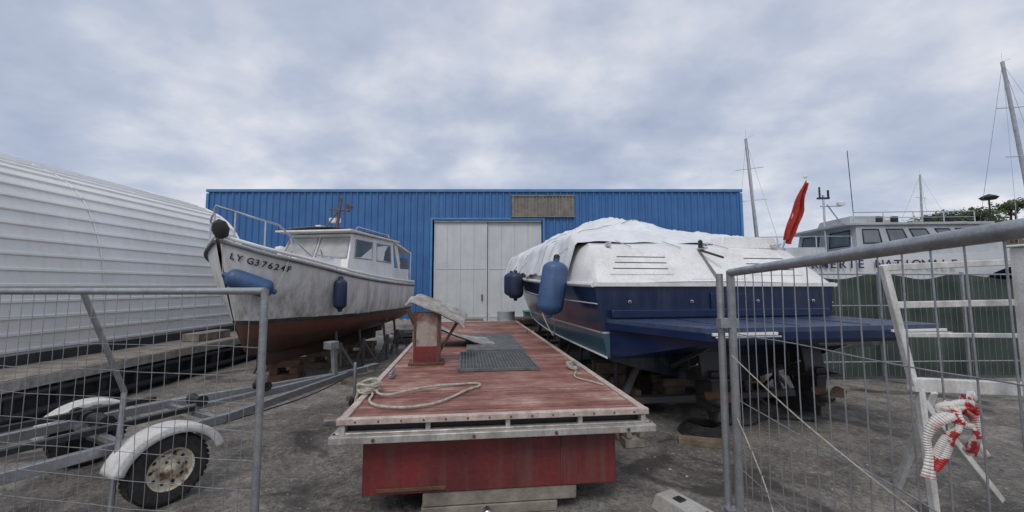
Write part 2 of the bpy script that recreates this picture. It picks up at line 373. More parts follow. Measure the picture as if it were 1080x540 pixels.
# ---------------------------------------------------------------- pontoon dock
def pontoon():
    G=grp('wooden_pontoon',(-1.22,2.87,0),math.atan2(.115,.993))
    pm=bpy.data.materials.new('red_brown_planks'); pm.use_nodes=True;nt=pm.node_tree;N=nt.nodes;L=nt.links
    b=N['Principled BSDF']; tc=N.new('ShaderNodeTexCoord'); sp=N.new('ShaderNodeSeparateXYZ'); L.new(tc.outputs['Object'],sp.inputs[0])
    dv=N.new('ShaderNodeMath');dv.operation='DIVIDE';L.new(sp.outputs['Y'],dv.inputs[0]);dv.inputs[1].default_value=.125
    fl=N.new('ShaderNodeMath');fl.operation='FLOOR';L.new(dv.outputs[0],fl.inputs[0])
    wn=N.new('ShaderNodeTexWhiteNoise');wn.noise_dimensions='1D';L.new(fl.outputs[0],wn.inputs['W'])
    ma=N.new('ShaderNodeMapping');ma.inputs['Scale'].default_value=(1.6,14,1);L.new(tc.outputs['Object'],ma.inputs['Vector'])
    n=N.new('ShaderNodeTexNoise');n.inputs['Scale'].default_value=2.2;n.inputs['Detail'].default_value=10;n.inputs['Roughness'].default_value=.78;L.new(ma.outputs[0],n.inputs['Vector'])
    n2=N.new('ShaderNodeTexNoise');n2.inputs['Scale'].default_value=1.5;n2.inputs['Detail'].default_value=9;n2.inputs['Roughness'].default_value=.74;L.new(tc.outputs['Object'],n2.inputs['Vector'])
    r=N.new('ShaderNodeValToRGB');e=r.color_ramp.elements
    e[0].position=.30;e[0].color=(.09,.038,.03,1);e[1].position=.78;e[1].color=(.48,.37,.31,1);x=e.new(.48);x.color=(.215,.08,.06,1);x=e.new(.63);x.color=(.32,.165,.13,1)
    av=N.new('ShaderNodeMath');av.operation='MULTIPLY_ADD';L.new(wn.outputs['Value'],av.inputs[0]);av.inputs[1].default_value=.14
    a2=N.new('ShaderNodeMath');a2.operation='MULTIPLY_ADD';L.new(n2.outputs['Fac'],a2.inputs[0]);a2.inputs[1].default_value=.95;a2.inputs[2].default_value=-.51
    a3=N.new('ShaderNodeMath');a3.operation='ADD';L.new(n.outputs['Fac'],a3.inputs[0]);L.new(a2.outputs[0],a3.inputs[1]);L.new(a3.outputs[0],av.inputs[2])
    L.new(av.outputs[0],r.inputs['Fac']);L.new(r.outputs['Color'],b.inputs['Base Color']);b.inputs['Roughness'].default_value=.6
    bp=N.new('ShaderNodeBump');bp.inputs['Strength'].default_value=.5;bp.inputs['Distance'].default_value=.01;L.new(n.outputs['Fac'],bp.inputs['Height']);L.new(bp.outputs[0],b.inputs['Normal'])
    W=2.27;LN=7.8;zt=.764
    d=MB();y=.04
    while y<LN-.05:
        d.box((W/2,y+.0595,zt-.02+random.uniform(-.003,.003)),(W-.12,.117,.036),0,Matrix.Rotation(random.uniform(-.002,.002),3,'Y'));y+=.125
    d.obj('deck_planks',[pm],G,bevel=.004)
    s=MB()
    for x in(.03,W-.03): 
        s.box((x,LN/2,zt-.012),(.055,LN,.05),0); s.box((x,LN/2,zt-.095),(.035,LN,.11),1)
    s.box((W/2,.012,zt-.014),(W+.02,.05,.044),0)
    s.box((W/2,LN-.01,zt-.014),(W,.05,.044),0)
    s.obj('edge_strips',[alupink,alu],G,bevel=.005)
    f=MB()
    f.box((W/2,.075,zt-.075),(W-.1,.02,.08),1)
    f.box((W/2,.0,zt-.130),(W+.10,.09,.052),0)
    f.box((W/2,.03,zt-.098),(W+.04,.05,.012),0)
    for x in(.02,W-.02,.62,1.2,1.75): f.box((x,.035,zt-.070),(.035,.045,.06),0)
    for x in(.0,W): f.box((x,LN/2,zt-.130),(.09,LN,.052),0)
    f.obj('aluminium_frame',[alu,black],G,bevel=.006)
    bl=MB()
    for k in range(14): bl.rev((.12+k*.157,-.002,zt-.014),(0,-1,0),[(0.01,.007),(.016,.007),(.018,.001)],0,8)
    for x in(.25,.95,1.55,2.1): bl.rev((x,-.045,zt-.130),(0,-1,0),[(0,.012),(.012,.012),(.014,.001)],0,6)
    bl.obj('bolts',[rust],G)
    fl_=MB()
    for y0,y1 in((.10,2.5),(2.7,5.1),(5.3,7.6)):
        fl_.box((1.10,(y0+y1)/2,.395),(1.90,y1-y0,.41),0)
        fl_.box((1.10,(y0+y1)/2,.615),(1.96,y1-y0+.04,.03),0)
    fl_.box((1.62,.092,.40),(.012,.012,.40),0); fl_.box((.50,.094,.225),(.5,.012,.03),1)
    fl_.obj('steel_floats',[redpaint,rust],G,bevel=.014)
    k=MB()
    k.box((1.16,.22,.135),(1.16,.22,.105),0); k.box((1.08,.24,.04),(1.02,.26,.08),1); 
    for yy in(2.9,5.2,7.2):
        k.box((1.15,yy,.12),(2.1,.2,.12),0); k.box((.3,yy,.03),(.5,.25,.06),1); k.box((2.0,yy,.03),(.5,.25,.06),1)
    k.tube((1.05,.02,.09),(1.05,-.06,.09),.035,2,12)
    k.obj('timber_blocks',[woodg,woodg,steel],G,bevel=.010)
    gm=M('grey_grating',(.17,.18,.185),(.11,.12,.12),rough=.6,scale=8,metal=.3)
    g=MB();x0,x1,y0,y1=.82,1.70,1.50,2.65;z=zt+.012
    n=22
    for i in range(n+1): g.box((x0+(x1-x0)*i/n,(y0+y1)/2,z+.006),(.010,y1-y0,.022),0)
    n=26
    for i in range(n+1): g.box(((x0+x1)/2,y0+(y1-y0)*i/n,z+.004),(x1-x0,.009,.02),0)
    g.box(((x0+x1)/2,(y0+y1)/2,zt+.004),(x1-x0,y1-y0,.004),1)
    for x in(x0,x1): g.box((x,(y0+y1)/2,z+.006),(.022,y1-y0+.02,.03),0)
    for yy in(y0,y1): g.box(((x0+x1)/2,yy,z+.006),(x1-x0,.022,.03),0)
    g.obj('deck_grating',[gm,black],G,smooth=False)
    g=MB();g.box((1.32,3.75,zt+.02),(.84,1.95,.035),0)
    for i in range(12): g.box((1.32,2.85+i*.165,zt+.04),(.80,.02,.006),0)
    g.obj('deck_hatch_plate',[gm],G,bevel=.006)
    c=MB()
    for x,y in((2.13,1.5),(2.13,5.2),(.14,1.3)):
        c.box((x,y,zt+.02),(.05,.10,.03),0);c.tube((x,y-.11,zt+.06),(x,y+.11,zt+.06),.014,0);c.tube((x,y-.03,zt+.02),(x,y-.03,zt+.06),.012,0);c.tube((x,y+.03,zt+.02),(x,y+.03,zt+.06),.012,0)
    c.obj('mooring_cleats',[galv],G,bevel=.003)
    R=grp('mooring_rope',(-1.22,2.87,0),math.atan2(.115,.993)); r=MB()
    key=[(.02,.75,.785),(.10,.60,.785),(.12,.40,.782),(.22,.26,.78),(.42,.20,.78),(.62,.26,.78),(.76,.42,.78),(.90,.66,.78),(1.02,.80,.78),(.98,.90,.78),(.82,.88,.78),(.62,.78,.795),(.40,.62,.80),(.26,.50,.80),(.16,.55,.80),(.10,.72,.80)]
    r.path([catmull(key,i/90) for i in range(91)],.0105,0,7)
    for k in range(6):
        a0=random.random()*6; key=[(.04+.08*math.cos(a0+j*1.1)+random.uniform(-.02,.02),.74+.13*math.sin(a0+j*1.1),.785+.012*k+random.uniform(0,.02)) for j in range(8)]
        r.path([catmull(key,i/40) for i in range(41)],.011,0,6)
    key=[(.05,.75,.80),(-.04,.72,.78),(-.07,.70,.66),(-.06,.66,.50),(-.09,.6,.42)]; r.path([catmull(key,i/20) for i in range(21)],.011,0,6)
    r.path([(-.07,.62,.60),(-.16,.55,.585),(-.26,.5,.60)],.016,1,6)
    r.obj('rope',[rope_m,ropeb],R)
    r=MB()
    for k in range(3):
        key=[(2.10+.05*math.cos(j*1.2+k),1.55+.16*math.sin(j*1.2+k),.785+.012*k) for j in range(8)]
        r.path([catmull(key,i/40) for i in range(41)],.008,0,6)
    key=[(2.08,1.3,.785),(2.0,1.05,.78),(2.10,.85,.78),(2.17,.7,.78)];r.path([catmull(key,i/20) for i in range(21)],.008,0,6)
    R2=grp('mooring_rope',(-1.22,2.87,0),math.atan2(.115,.993)); r.obj('rope',[rope_m],R2)
pontoon()

def ramp_piece():
    G=grp('rusty_mooring_post',(-1.04,4.95,.766),D2R(8))
    sheet=M('weathered_sheet_metal',(.44,.42,.39),(.20,.17,.15),rough=.6,metal=.1,scale=6,bump=.2,streak=.7)
    m=MB()
    m.box((0,0,.31),(.33,.22,.62),0); m.box((0,0,.015),(.42,.3,.03),1)
    m.box((0,-.115,.12),(.31,.012,.20),2)
    for x in(-.14,.14): m.box((x,-.117,.40),(.03,.014,.36),1)
    m.obj('box_post',[redwhite,rust,redpaint],G,bevel=.012)
    s=MB()
    key=[(-.24,0,.80),(-.18,0,.84),(-.05,0,.82),(.10,0,.76),(.24,0,.70),(.36,0,.64),(.44,0,.58)]
    def f(u,v,dz=0):
        p=catmull(key,u); w=.36
        return (p[0]+.05*v,-.18+v*w,p[2]+dz-.12*(1-v)*(.6+.4*u)+.02*math.sin(v*6)+.03*noise.noise(V((u*4,v*4,0))))
    s.grid(f,24,10,0)
    s.grid(lambda u,v:f(1-u,v,-.03),24,10,0)
    s.path([f(i/16,0,-.02) for i in range(17)],.020,0,6); s.path([f(i/16,1,-.02) for i in range(17)],.016,0,6)
    s.obj('bent_sheet_cap',[sheet,woodg],G)
    b=MB(); b.beam((-.22,-.15,.66),(-.12,-.08,.42),.04,.04); b.beam((.38,.0,.52),(.14,.0,.12),.035,.035); b.obj('struts',[rust],G,bevel=.004)
    G=grp('bent_metal_plate',(-.98,6.5,.766),D2R(14)); s=MB()
    key=[(-.42,0,.30),(-.22,0,.29),(.0,0,.20),(.2,0,.12),(.45,0,.05),(.65,0,.04)]
    def f(u,v,dz=0):
        p=catmull(key,u); return (p[0],-.35+v*.8,p[2]+dz+.03*noise.noise(V((u*3,v*3,5))))
    s.grid(f,20,8,0); s.grid(lambda u,v:f(1-u,v,-.02),20,8,0); s.box((-.36,0,.13),(.05,.5,.26),1); s.obj('plate',[sheet,rust],G)
ramp_piece()

# ---------------------------------------------------------------- left boat
def fender(mb,c,axis,L,r,mi=0,mr=1):
    prof=[(-L/2-.05,.02),(-L/2-.035,.04),(-L/2-.01,.042)]
    for i in range(1,8):
        a=math.pi/2*i/7; prof.append((-L/2+r*.75*(1-math.cos(a)),max(.045,r*math.sin(a))))
    prof.append((0,r*1.02))
    prof+=[(-d,rr) for d,rr in prof[-2::-1]]
    mb.rev(c,axis,prof,mi,22)

def left_boat():
    th=D2R(171.4); G=grp('small_cabin_cruiser',(-3.62,11.05,0),th)
    hm=hullmat('cruiser_hull_paint',[(0,(.085,.038,.028)),(.88,(.15,.042,.032)),(1.12,(.035,.035,.04)),(1.19,(.70,.69,.67))],rough=.36,grime=.85,dirt=(.095,.075,.06),wob=.06)
    secs=[
     [(0,0,.75),(.45,0,.80),(.80,0,1.0),(.93,0,1.3),(.95,0,1.55),(.95,-.05,1.78)],
     [(0,1.5,.6),(.5,1.5,.72),(.92,1.5,.95),(1.05,1.5,1.25),(1.08,1.5,1.5),(1.08,1.5,1.82)],
     [(0,3,.52),(.42,3,.68),(.85,3,.94),(1.0,3,1.28),(1.06,3,1.6),(1.08,3,1.92)],
     [(0,4.1,.52),(.22,4.1,.74),(.48,4.12,1.03),(.66,4.15,1.40),(.80,4.18,1.75),(.88,4.2,2.10)],
     [(0,4.55,.62),(.08,4.6,.86),(.20,4.65,1.15),(.33,4.72,1.48),(.45,4.78,1.85),(.54,4.85,2.24)],
     [(0,4.68,.82),(.008,4.8,1.08),(.012,4.9,1.36),(.018,5.0,1.68),(.025,5.1,2.0),(.04,5.2,2.42)]]
    m=MB(); S=build_hull(m,secs,40,18,0,1); m.obj('hull',[hm,white],G,ang=60)
    k=MB(); k.box((0,2.3,.50),(.07,4.0,.30),0); k.box((0,.1,.8),(.05,.35,.6),0); k.obj('keel_and_rudder',[M('fouled_keel',(.09,.042,.03),(.04,.035,.03),rough=.9,bump=.6)],G,bevel=.01)
    t=MB()
    for sx in(1,-1):
        t.path([(sx*(S(i/40,1)[0]+.015),S(i/40,1)[1],S(i/40,1)[2]-.05) for i in range(41)],.024,0,8)
        t.path([(sx*(S(i/40,1)[0]-.03),S(i/40,1)[1],S(i/40,1)[2]+.05) for i in range(41)],.03,1,8)
    t.obj('rub_rail',[M('rub_rail_grey',(.10,.11,.13),(.18,.18,.18),rough=.6),white],G)
    c=MB()
    def shell(b,tp,mi=0): c.add(b+tp,[(0,1,5,4),(1,2,6,5),(2,3,7,6),(3,0,4,7),(4,5,6,7)],mi)
    B=[(-.84,3.15,1.85),(-.86,1.0,1.80),(.86,1.0,1.80),(.84,3.15,1.85)]
    T=[(-.70,2.72,2.80),(-.77,.95,2.82),(.77,.95,2.82),(.70,2.72,2.80)]
    shell([V(x) for x in B],[V(x) for x in T])
    B2=[(-.62,4.35,2.02),(-.74,3.0,1.86),(.74,3.0,1.86),(.62,4.35,2.02)]; T2=[(-.48,4.1,2.22),(-.62,3.0,2.26),(.62,3.0,2.26),(.48,4.1,2.22)]
    shell([V(x) for x in B2],[V(x) for x in T2])
    port=[V(B[0]),V(B[1]),V(T[1]),V(T[0])]
    stb=[V(B[2]),V(B[3]),V(T[3]),V(T[2])]
    front=[V(B[3]),V(B[0]),V(T[0]),V(T[3])]
    def fix(q,out):
        n=(q[1]-q[0]).cross(q[3]-q[0]); 
        return q if n.dot(V(out))>0 else [q[1],q[0],q[3],q[2]]
    port=fix(port,(-1,0,0)); stb=fix(stb,(1,0,0)); front=fix(front,(0,1,0))
    for a,b in((.10,.44),(.56,.90)):
        c.window(port,a,b,.48,.86,1,2); c.window(stb,a,b,.48,.86,1,2)
    for a,b in((.04,.47),(.53,.96)): c.window(front,a,b,.46,.9,3,2)
    tp=fix([V(B2[0]),V(B2[1]),V(T2[1]),V(T2[0])],(-1,0,0))
    c.panel(tp,.2,.55,.25,.75,.01,.02,1)
    c.obj('wheelhouse',[white,glass,M('window_frame_grey',(.35,.36,.36),rough=.4,metal=.4),curtain],G,ang=25,bevel=.012)
    r=MB()
    def roof(u,v):
        x=(u*2-1); y=.75+v*2.25
        return (x*.84,y,2.85+.075*(1-x*x)+.03*math.sin(math.pi*v))
    r.grid(roof,14,10,0); r.box((0,1.88,2.835),(1.70,2.28,.035),0)
    r.box((0,1.5,2.95),(.6,.6,.06),0)
    r.beam((-.78,.45,1.8),(-.72,.75,2.8),.05,.12,0); r.beam((.78,.45,1.8),(.72,.75,2.8),.05,.12,0)
    r.box((-.80,.55,1.98),(.05,.95,.35),0);r.box((.80,.55,1.98),(.05,.95,.35),0); r.box((0,.08,1.92),(1.5,.05,.30),0)
    r.add([(-.80,.95,2.84),(.80,.95,2.84),(.86,-.02,2.62),(-.86,-.02,2.62),(-.80,.95,2.80),(.80,.95,2.80),(.86,-.02,2.58),(-.86,-.02,2.58)],[(3,2,1,0),(4,5,6,7),(0,1,5,4),(1,2,6,5),(2,3,7,6),(3,0,4,7)],0)
    for sx in(-1,1): r.tube((sx*.84,.02,1.85),(sx*.84,.0,2.6),.016,0)
    r.box((-.78,.30,2.3),(.03,.5,.3),1)
    r.obj('roof_and_cockpit',[white,glass],G,bevel=.012)
    w=MB()
    w.tube((-.35,3.08,2.10),(-.15,2.95,2.45),.008,0,5); w.tube((.35,3.08,2.10),(.5,2.95,2.42),.008,0,5)
    for sx in(-1,1):
        w.path([(sx*.66,.95,2.92),(sx*.66,1.0,2.99),(sx*.64,2.4,2.99),(sx*.64,2.5,2.90)],.012,1,6)
        w.box((sx*.60,3.6,2.27),(.03,.8,.02),1)
    w.rev((.0,3.9,2.24),(0,0,1),[(0,.05),(.12,.05),(.13,.09),(.17,.08),(.19,.01)],2,14)
    w.obj('deck_fittings',[black,steel,white],G)
    q=MB()
    for sx in(1,-1):
        pts=[]
        for i in range(15):
            s=.60+.40*i/14; p=S(s,1); hz=.12+.36*min(1,i/5.); x=max(p[0]-.05,.02)
            pts.append(V((sx*x if i<14 else 0,p[1]+(.05 if i>=12 else 0),p[2]+hz)))
        q.path(pts,.015,0,8)
        for i in(3,7,11): 
            p=S(.60+.40*i/14,1); q.tube((sx*(p[0]-.05),p[1],p[2]),pts[i],.012,0)
    q.obj('pulpit_rail',[steel],G)
    a=MB(); a.tube((0,2.2,2.9),(0,2.05,3.66),.042,1,r2=.026); a.tube((-.26,2.1,3.40),(.26,2.1,3.46),.018,1); a.tube((-.16,2.45,2.9),(0,2.1,3.45),.016,1); a.tube((.16,2.45,2.9),(0,2.1,3.45),.016,1)
    a.rev((-.26,2.12,3.50),(0,1,.1),[(-.07,.01),(-.06,.05),(.04,.07),(.05,.01)],1,16); a.tube((-.45,1.6,2.85),(-.45,1.5,3.05),.01,1)
    a.rev((0,2.05,3.68),(0,0,1),[(-.04,.01),(-.03,.032),(.04,.032),(.06,.01)],2,12)
    a.box((.10,2.1,3.20),(.22,.12,.10),0)
    a.box((.35,2.2,2.99),(.12,.3,.14),0)
    a.obj('mast_and_searchlight',[white,M('varnished_brown',(.06,.035,.025),(.10,.06,.04),rough=.5),rust],G)
    f=MB(); p=V(S(.895,.72)); c0=V((-(p.x+.17),p.y+.03,p.z-.04)); tdir=(V(S(.97,.8))-V(S(.82,.8))); tdir.x*=-1; tn=tdir.normalized(); tn.z+=.1
    fender(f,c0,tn,.66,.145,0)
    p=V(S(.50,.72)); fender(f,(-(p.x+.13),p.y,p.z+.02),(0,0,1),.55,.115,1)
    p=V(S(.985,1)); f.rev((-.05,p.y+.02,p.z+.14),(0,.3,1),[(-.15,.01),(-.12,.08),(0,.115),(.11,.08),(.15,.01)],2,18)
    f.obj('fenders',[bluefend,navyfend,black],G)
    rp=MB(); p=V(S(.50,1)); rp.tube((-(p.x+.1),p.y,1.72),(-p.x+.06,p.y,p.z+.06),.008); p=V(S(.70,1)); rp.tube(c0-tn*.36,(-p.x-.02,p.y,p.z+.05),.007); p=V(S(.985,1));rp.tube(c0+tn*.36,(-p.x,p.y,p.z+.08),.007)
    rp.obj('fender_lines',[rope_m],G)
    ink=M('lettering_dark',(.015,.02,.04),rough=.4,bump=0,fine=0)
    txt="LY G37624F"; pos=.935
    def P(s): p=S(s,.885); return V((-p[0],p[1],p[2]))
    def U(s): p=S(s,.95); q_=S(s,.80); return (V((-p[0],p[1],p[2]))-V((-q_[0],q_[1],q_[2]))).normalized()
    step=.088
    for i,ch in enumerate(txt):
        if ch!=' ':
            a=P(pos); b=P(pos-.01); x=(b-a).normalized(); u=U(pos); n=x.cross(u).normalized(); y=n.cross(x)
            Rm=Matrix((x,y,n)).transposed()
            text_obj(ch,.138,a+n*.014,Rm,ink,G,'registration_character',.003)
        d=0; adv=step*(.6 if ch==' ' else 1)
        while d<adv: 
            d+=(P(pos-.002)-P(pos)).length; pos-=.002
left_boat()

def boat_stand(x,y,h,rz=0.,lean=0.):
    G=grp('boat_stand',(x,y,0),rz); m=MB()
    m.tube((0,0,.0),(lean,0,h),.028,0,10); m.tube((0,0,.15),(0,0,h*.6),.036,0,10)
    for k in range(3):
        a=k*2.094; m.beam((.32*math.cos(a),.32*math.sin(a),.02),(0,0,h*.55),.04,.04)
    m.box((lean,0,h),(.24,.24,.035),1,Matrix.Rotation(-.35 if lean>=0 else .35,3,'Y'))
    m.obj('stand_frame',[bootstand,wood],G,bevel=.004)
def crib(name,x,y,z,w,d,rz=0.,mat=wood,n=3):
    G=grp(name,(x,y,0),rz); m=MB(); h=z/n
    for i in range(n):
        if i%2==0:
            for yy in(-d*.33,d*.33): m.box((random.uniform(-.02,.02),yy,h*(i+.5)),(w,d*.3,h*.97),0)
        else:
            for xx in(-w*.33,w*.33): m.box((xx,0,h*(i+.5)),(w*.27,d,h*.97),0)
    m.obj('timbers',[mat],G,bevel=.008)
crib('timber_cribbing',-4.15,7.5,.36,.5,.45,.2,rust)
crib('timber_cribbing',-3.75,9.8,.36,.8,.4,.1)
crib('timber_cribbing',-3.95,8.6,.36,.7,.4,-.1,wood)
for a in((-3.35,7.9,1.0,-.12),(-2.9,9.4,.98,-.12),(-4.95,8.2,1.0,.12),(-2.95,10.4,.98,-.12),(-3.2,8.7,.98,-.12)): boat_stand(a[0],a[1],a[2],.3,a[3])

# ---------------------------------------------------------------- right motor yacht
TH=math.atan2(.165,.986); YO=(2.82,5.40); YS=(1.10,.95)
def yacht():
    G=grp('covered_motor_yacht',(YO[0],YO[1],0),TH); G.scale=(YS[0],YS[1],1)
    hm=hullmat('yacht_hull_paint',[(0,(.015,.028,.04)),(.80,(.045,.105,.145)),(1.10,(.5,.5,.5)),(1.125,(.008,.018,.060))],rough=.18,grime=.45,dirt=(.08,.09,.10),wob=.005)
    secs=[
     [(0,0,.38),(.7,0,.54),(1.42,0,.76),(1.50,0,.92),(1.58,0,1.35),(1.62,-.0,1.72)],
     [(0,3,.38),(.7,3,.54),(1.42,3,.80),(1.52,3,.95),(1.62,3,1.38),(1.68,3,1.80)],
     [(0,5.5,.44),(.6,5.5,.64),(1.28,5.5,.95),(1.38,5.5,1.07),(1.52,5.5,1.5),(1.62,5.5,1.92)],
     [(0,7.6,.55),(.4,7.6,.85),(.88,7.6,1.2),(.98,7.6,1.32),(1.18,7.65,1.7),(1.32,7.7,2.06)],
     [(0,8.9,.85),(.18,9.0,1.15),(.42,9.05,1.45),(.5,9.1,1.55),(.66,9.2,1.87),(.78,9.25,2.18)],
     [(0,9.6,1.35),(.01,9.75,1.55),(.02,9.85,1.7),(.025,9.9,1.8),(.03,10.0,2.05),(.05,10.15,2.3)]]
    m=MB(); S=build_hull(m,secs,40,20,0,1,.0)
    m.obj('hull',[hm,white],G,ang=30)
    t=MB()
    for sx in(1,-1):
        t.path([(sx*(S(i/40,1)[0]+.02),S(i/40,1)[1],S(i/40,1)[2]) for i in range(41)],.035,0,8)
        t.path([(sx*(S(i/40,.86)[0]+.006),S(i/40,.86)[1],S(i/40,.86)[2]) for i in range(41)],.008,0,6)
        t.path([(sx*(S(i/40,.45)[0]+.005),S(i/40,.45)[1],S(i/40,.45)[2]) for i in range(41)],.014,0,6)
    t.box((0,-.015,1.725),(3.3,.05,.05),0)
    t.obj('rub_rail',[white],G)
    c=MB()
    st=[(0.,1.63,1.72,1.74,0),(.50,1.62,1.73,2.24,1),(.95,1.63,1.74,2.36,1),(3,1.66,1.80,2.38,1),(5.5,1.58,1.92,2.40,1),(7.3,1.32,2.04,2.36,1),(8.6,.9,2.16,2.26,1),(9.4,.5,2.22,2.24,1)]
    def sec(k):
        y,w,z0,z1,f=st[k]; h=z1-z0
        half=[(w,z0),(w-.06,z0+h*.45),(w-.14,z0+h*.85),(w-.24,z1),(w*.5,z1+.01),(0,z1+.02)]
        if k==0: half=[(w,z0),(w-.01,z0),(w-.04,z0+.01),(w-.08,z0+.015),(w*.5,z0+.018),(0,z0+.02)]
        full=half+[(-a,b) for a,b in half[-2::-1]]
        return [(a,y,b) for a,b in full]
    SS=[sec(k) for k in range(len(st))]; n=len(SS[0]); vs=[p for s in SS for p in s]; fs=[]
    for i in range(len(SS)-1):
        for j in range(n-1): fs.append((i*n+j,i*n+j+1,(i+1)*n+j+1,(i+1)*n+j))
    c.add(vs,fs,0)
    q=[V((-1.54,0,1.745)),V((1.54,0,1.745)),V((1.38,.5,2.245)),V((-1.38,.5,2.245))]
    for a,b in((.05,.30),(.68,.91)):
        c.panel(q,a-.015,b+.015,.22,.90,.010,.03,0)
        for k in range(3): c.panel(q,a+.012*k,b+.004*k,.36+k*.17,.395+k*.17,.014,.02,1)
    c.panel(q,.492,.510,.02,1.0,.012,.03,2)
    c.panel(q,.385,.482,.1,.9,.008,.02,0); c.panel(q,.522,.62,.1,.9,.008,.02,0)
    c.box((.92,.84,2.38),(.95,.38,.18),0,None,.85)
    c.obj('superstructure',[white,black,M('hatch_gap_grey',(.2,.2,.2))],G,ang=35,bevel=.010)
    s=MB()
    for x,y,z in((-1.25,.55,2.28),(1.25,.55,2.3),(.06,.45,2.26)):
        s.box((x,y,z),(.05,.12,.03),0); s.tube((x,y-.1,z+.04),(x,y+.1,z+.04),.014,0)
    s.tube((-.02,.38,2.22),(.12,.10,2.10),.016,1); s.rev((0.,.42,2.26),(0,0,1),[(0,.03),(.10,.03),(.12,.01)],1,10)
    for x in(-1.2,-.4,.5,1.3): s.rev((x,-.004,1.50),(0,-1,0),[(0,.022),(.012,.022),(.014,.012),(.0,.01)],0,14)
    s.obj('deck_fittings',[steel,black],G)
    p=MB()
    poly=[(-1.48,.0),(-1.02,-1.28),(-.96,-1.32),(1.56,-1.32),(1.62,-1.28),(1.62,0)]
    p.prism(poly,1.235,1.285,0)
    p.prism([(x*1.012,y*1.012) for x,y in poly],1.155,1.237,1)
    p.add([(-1.45,0,.78),(1.5,0,.78),(1.5,0,1.16),(-1.45,0,1.16),(-1.0,-1.1,1.08),(1.45,-1.1,1.08),(1.45,-1.1,1.157),(-1.0,-1.1,1.157)],[(0,1,5,4),(0,4,7,3),(1,2,6,5),(4,5,6,7)],1)
    for x in(-.70,.0,.8): p.box((x,-.66,1.288),(.012,1.2,.006),1)
    p.obj('swim_platform',[navytop,navy],G,bevel=.012)
    p=MB()
    for a,b in((-.98,-.32),(.95,1.60)):
        p.box(((a+b)/2,-1.350,1.225),(b-a,.03,.03),0)
        p.tube((a,-1.40,1.20),(b,-1.40,1.20),.012,1)
    for x in(-.7,.95): p.beam((x,-1.0,1.10),(x,-.02,.66),.03,.05,1)
    p.obj('platform_trim',[white,steel],G,bevel=.004)
    tr=MB(); tr.box((0,-.05,1.35),(2.9,.1,.10),0); tr.box((.1,-.02,1.50),(.5,.02,.22),0)
    tr.obj('transom_step',[navy],G,bevel=.01)
    o=MB()
    for x in(-.50,.78):
        o.box((x,-.16,.84),(.30,.34,.34),0); o.box((x,-.36,.78),(.26,.36,.42),0,Matrix.Rotation(-.2,3,'X'))
        o.box((x,-.46,.48),(.11,.32,.46),0,None,1.2); o.box((x,-.50,.64),(.30,.52,.03),0)
        o.rev((x,-.50,.38),(0,-1,0),[(-.28,.005),(-.2,.06),(0,.085),(.14,.08),(.26,.05),(.30,.01)],0,16)
        o.add([(x-.014,-.36,.34),(x+.014,-.36,.34),(x+.014,-.62,.34),(x-.014,-.62,.34),(x-.01,-.48,.12),(x+.01,-.48,.12),(x+.01,-.60,.12),(x-.01,-.60,.12)],[(0,1,5,4),(1,2,6,5),(2,3,7,6),(3,0,4,7),(4,5,6,7)],0)
        for sx in(-1,1): o.tube((x+sx*.12,-.05,.62),(x+sx*.13,-.5,.78),.022,2)
        for k in range(3):
            a=k*2.094+.4
            def bl(u,v,a=a,x=x):
                r=.06+.16*u; w=.11*math.sin(math.pi*min(1,.2+u*.75)); an=a+(v-.5)*w/.12
                return (x+r*math.cos(an),-.72+(v-.5)*.07,.38+r*math.sin(an))
            o.grid(bl,6,4,1)
    o.obj('outdrives',[M('outdrive_grey_black',(.03,.03,.033),(.06,.055,.05),rough=.5),rust,steel],G,bevel=.01)
    tarp=M('white_tarpaulin',(.76,.77,.78),(.64,.66,.68),rough=.33,scale=1.6,bump=.25,bscale=7,streak=.15,dirt=(.45,.45,.43),fine=.06)
    ridge=[(1.0,2.50),(2.2,2.90),(3.4,3.22),(5.0,3.30),(6.6,3.30),(8.0,3.0),(9.0,2.40)]
    def tf(u,v):
        y=1.0+u*8.0; rz=catmull(ridge,u)[1]
        w=min(1.72,.9+1.2*(1-((u-.38)/.75)**2)) if u>.6 else 1.68
        w=max(w,.75)
        k=v*2-1; a=abs(k)
        base=1.92 if u<.9 else 2.1
        sh=min(2.52,rz-.03)
        if a<.78: t=a/.78; z=rz-(rz-sh)*t**1.15
        else: t=(a-.78)/.22; z=sh-(sh-base)*t
        x=(w-.14)*min(1,a/.80)+(.16 if a>.78 else 0)*((a-.78)/.22)
        x*=(1 if k>0 else -1)
        q=V((x*1.3,y*1.1,z*1.3))
        f=noise.fractal(q*1.3,1.,2.,3)*.06
        f-=.08*abs(math.sin(math.pi*(y-1)/1.35))*(1-a)*min(1,u*6)
        rn=noise.noise(V((x*1.6+y*.9,y*1.7-x*.5,7.))); crease=.055*max(0,1-abs(rn)*4)**1.5
        rn2=noise.noise(V((x*3.1-y*1.2,y*2.9+x,3.))); crease+=.025*max(0,1-abs(rn2)*4)**1.5
        fold=.026*math.sin((y*6+3*noise.noise(V((y,x,0))*.9))+abs(x)*2)*(.3+a)
        fold+=.04*abs(noise.noise(V((x*2.2,y*.8+a*3,4.))))
        hem=.06*math.sin(y*4.3+noise.noise(V((y*2,0,k)))*3)*max(0,(a-.8)/.2)
        zz=z+max(f,-.06)+fold*(1-a)+hem+crease*(1-a*.5)
        if a<.82:      # stern edge drops and lies on the coaming
            e=min(1,u/.035); e=e*e*(3-2*e); zl=2.375+.012*math.sin(x*9)
            zz=zl+(zz-zl)*e; y-=.10*(1-e)*(1+.4*math.sin(x*5))
        else:
            e=1
        return (x+(fold*(1 if k>0 else -1))*a,y+f*.5*e,zz)
    T=MB(); T.grid(tf,190,96,0); T.obj('tarpaulin_cover',[tarp],G,ang=180)
    tl=MB()
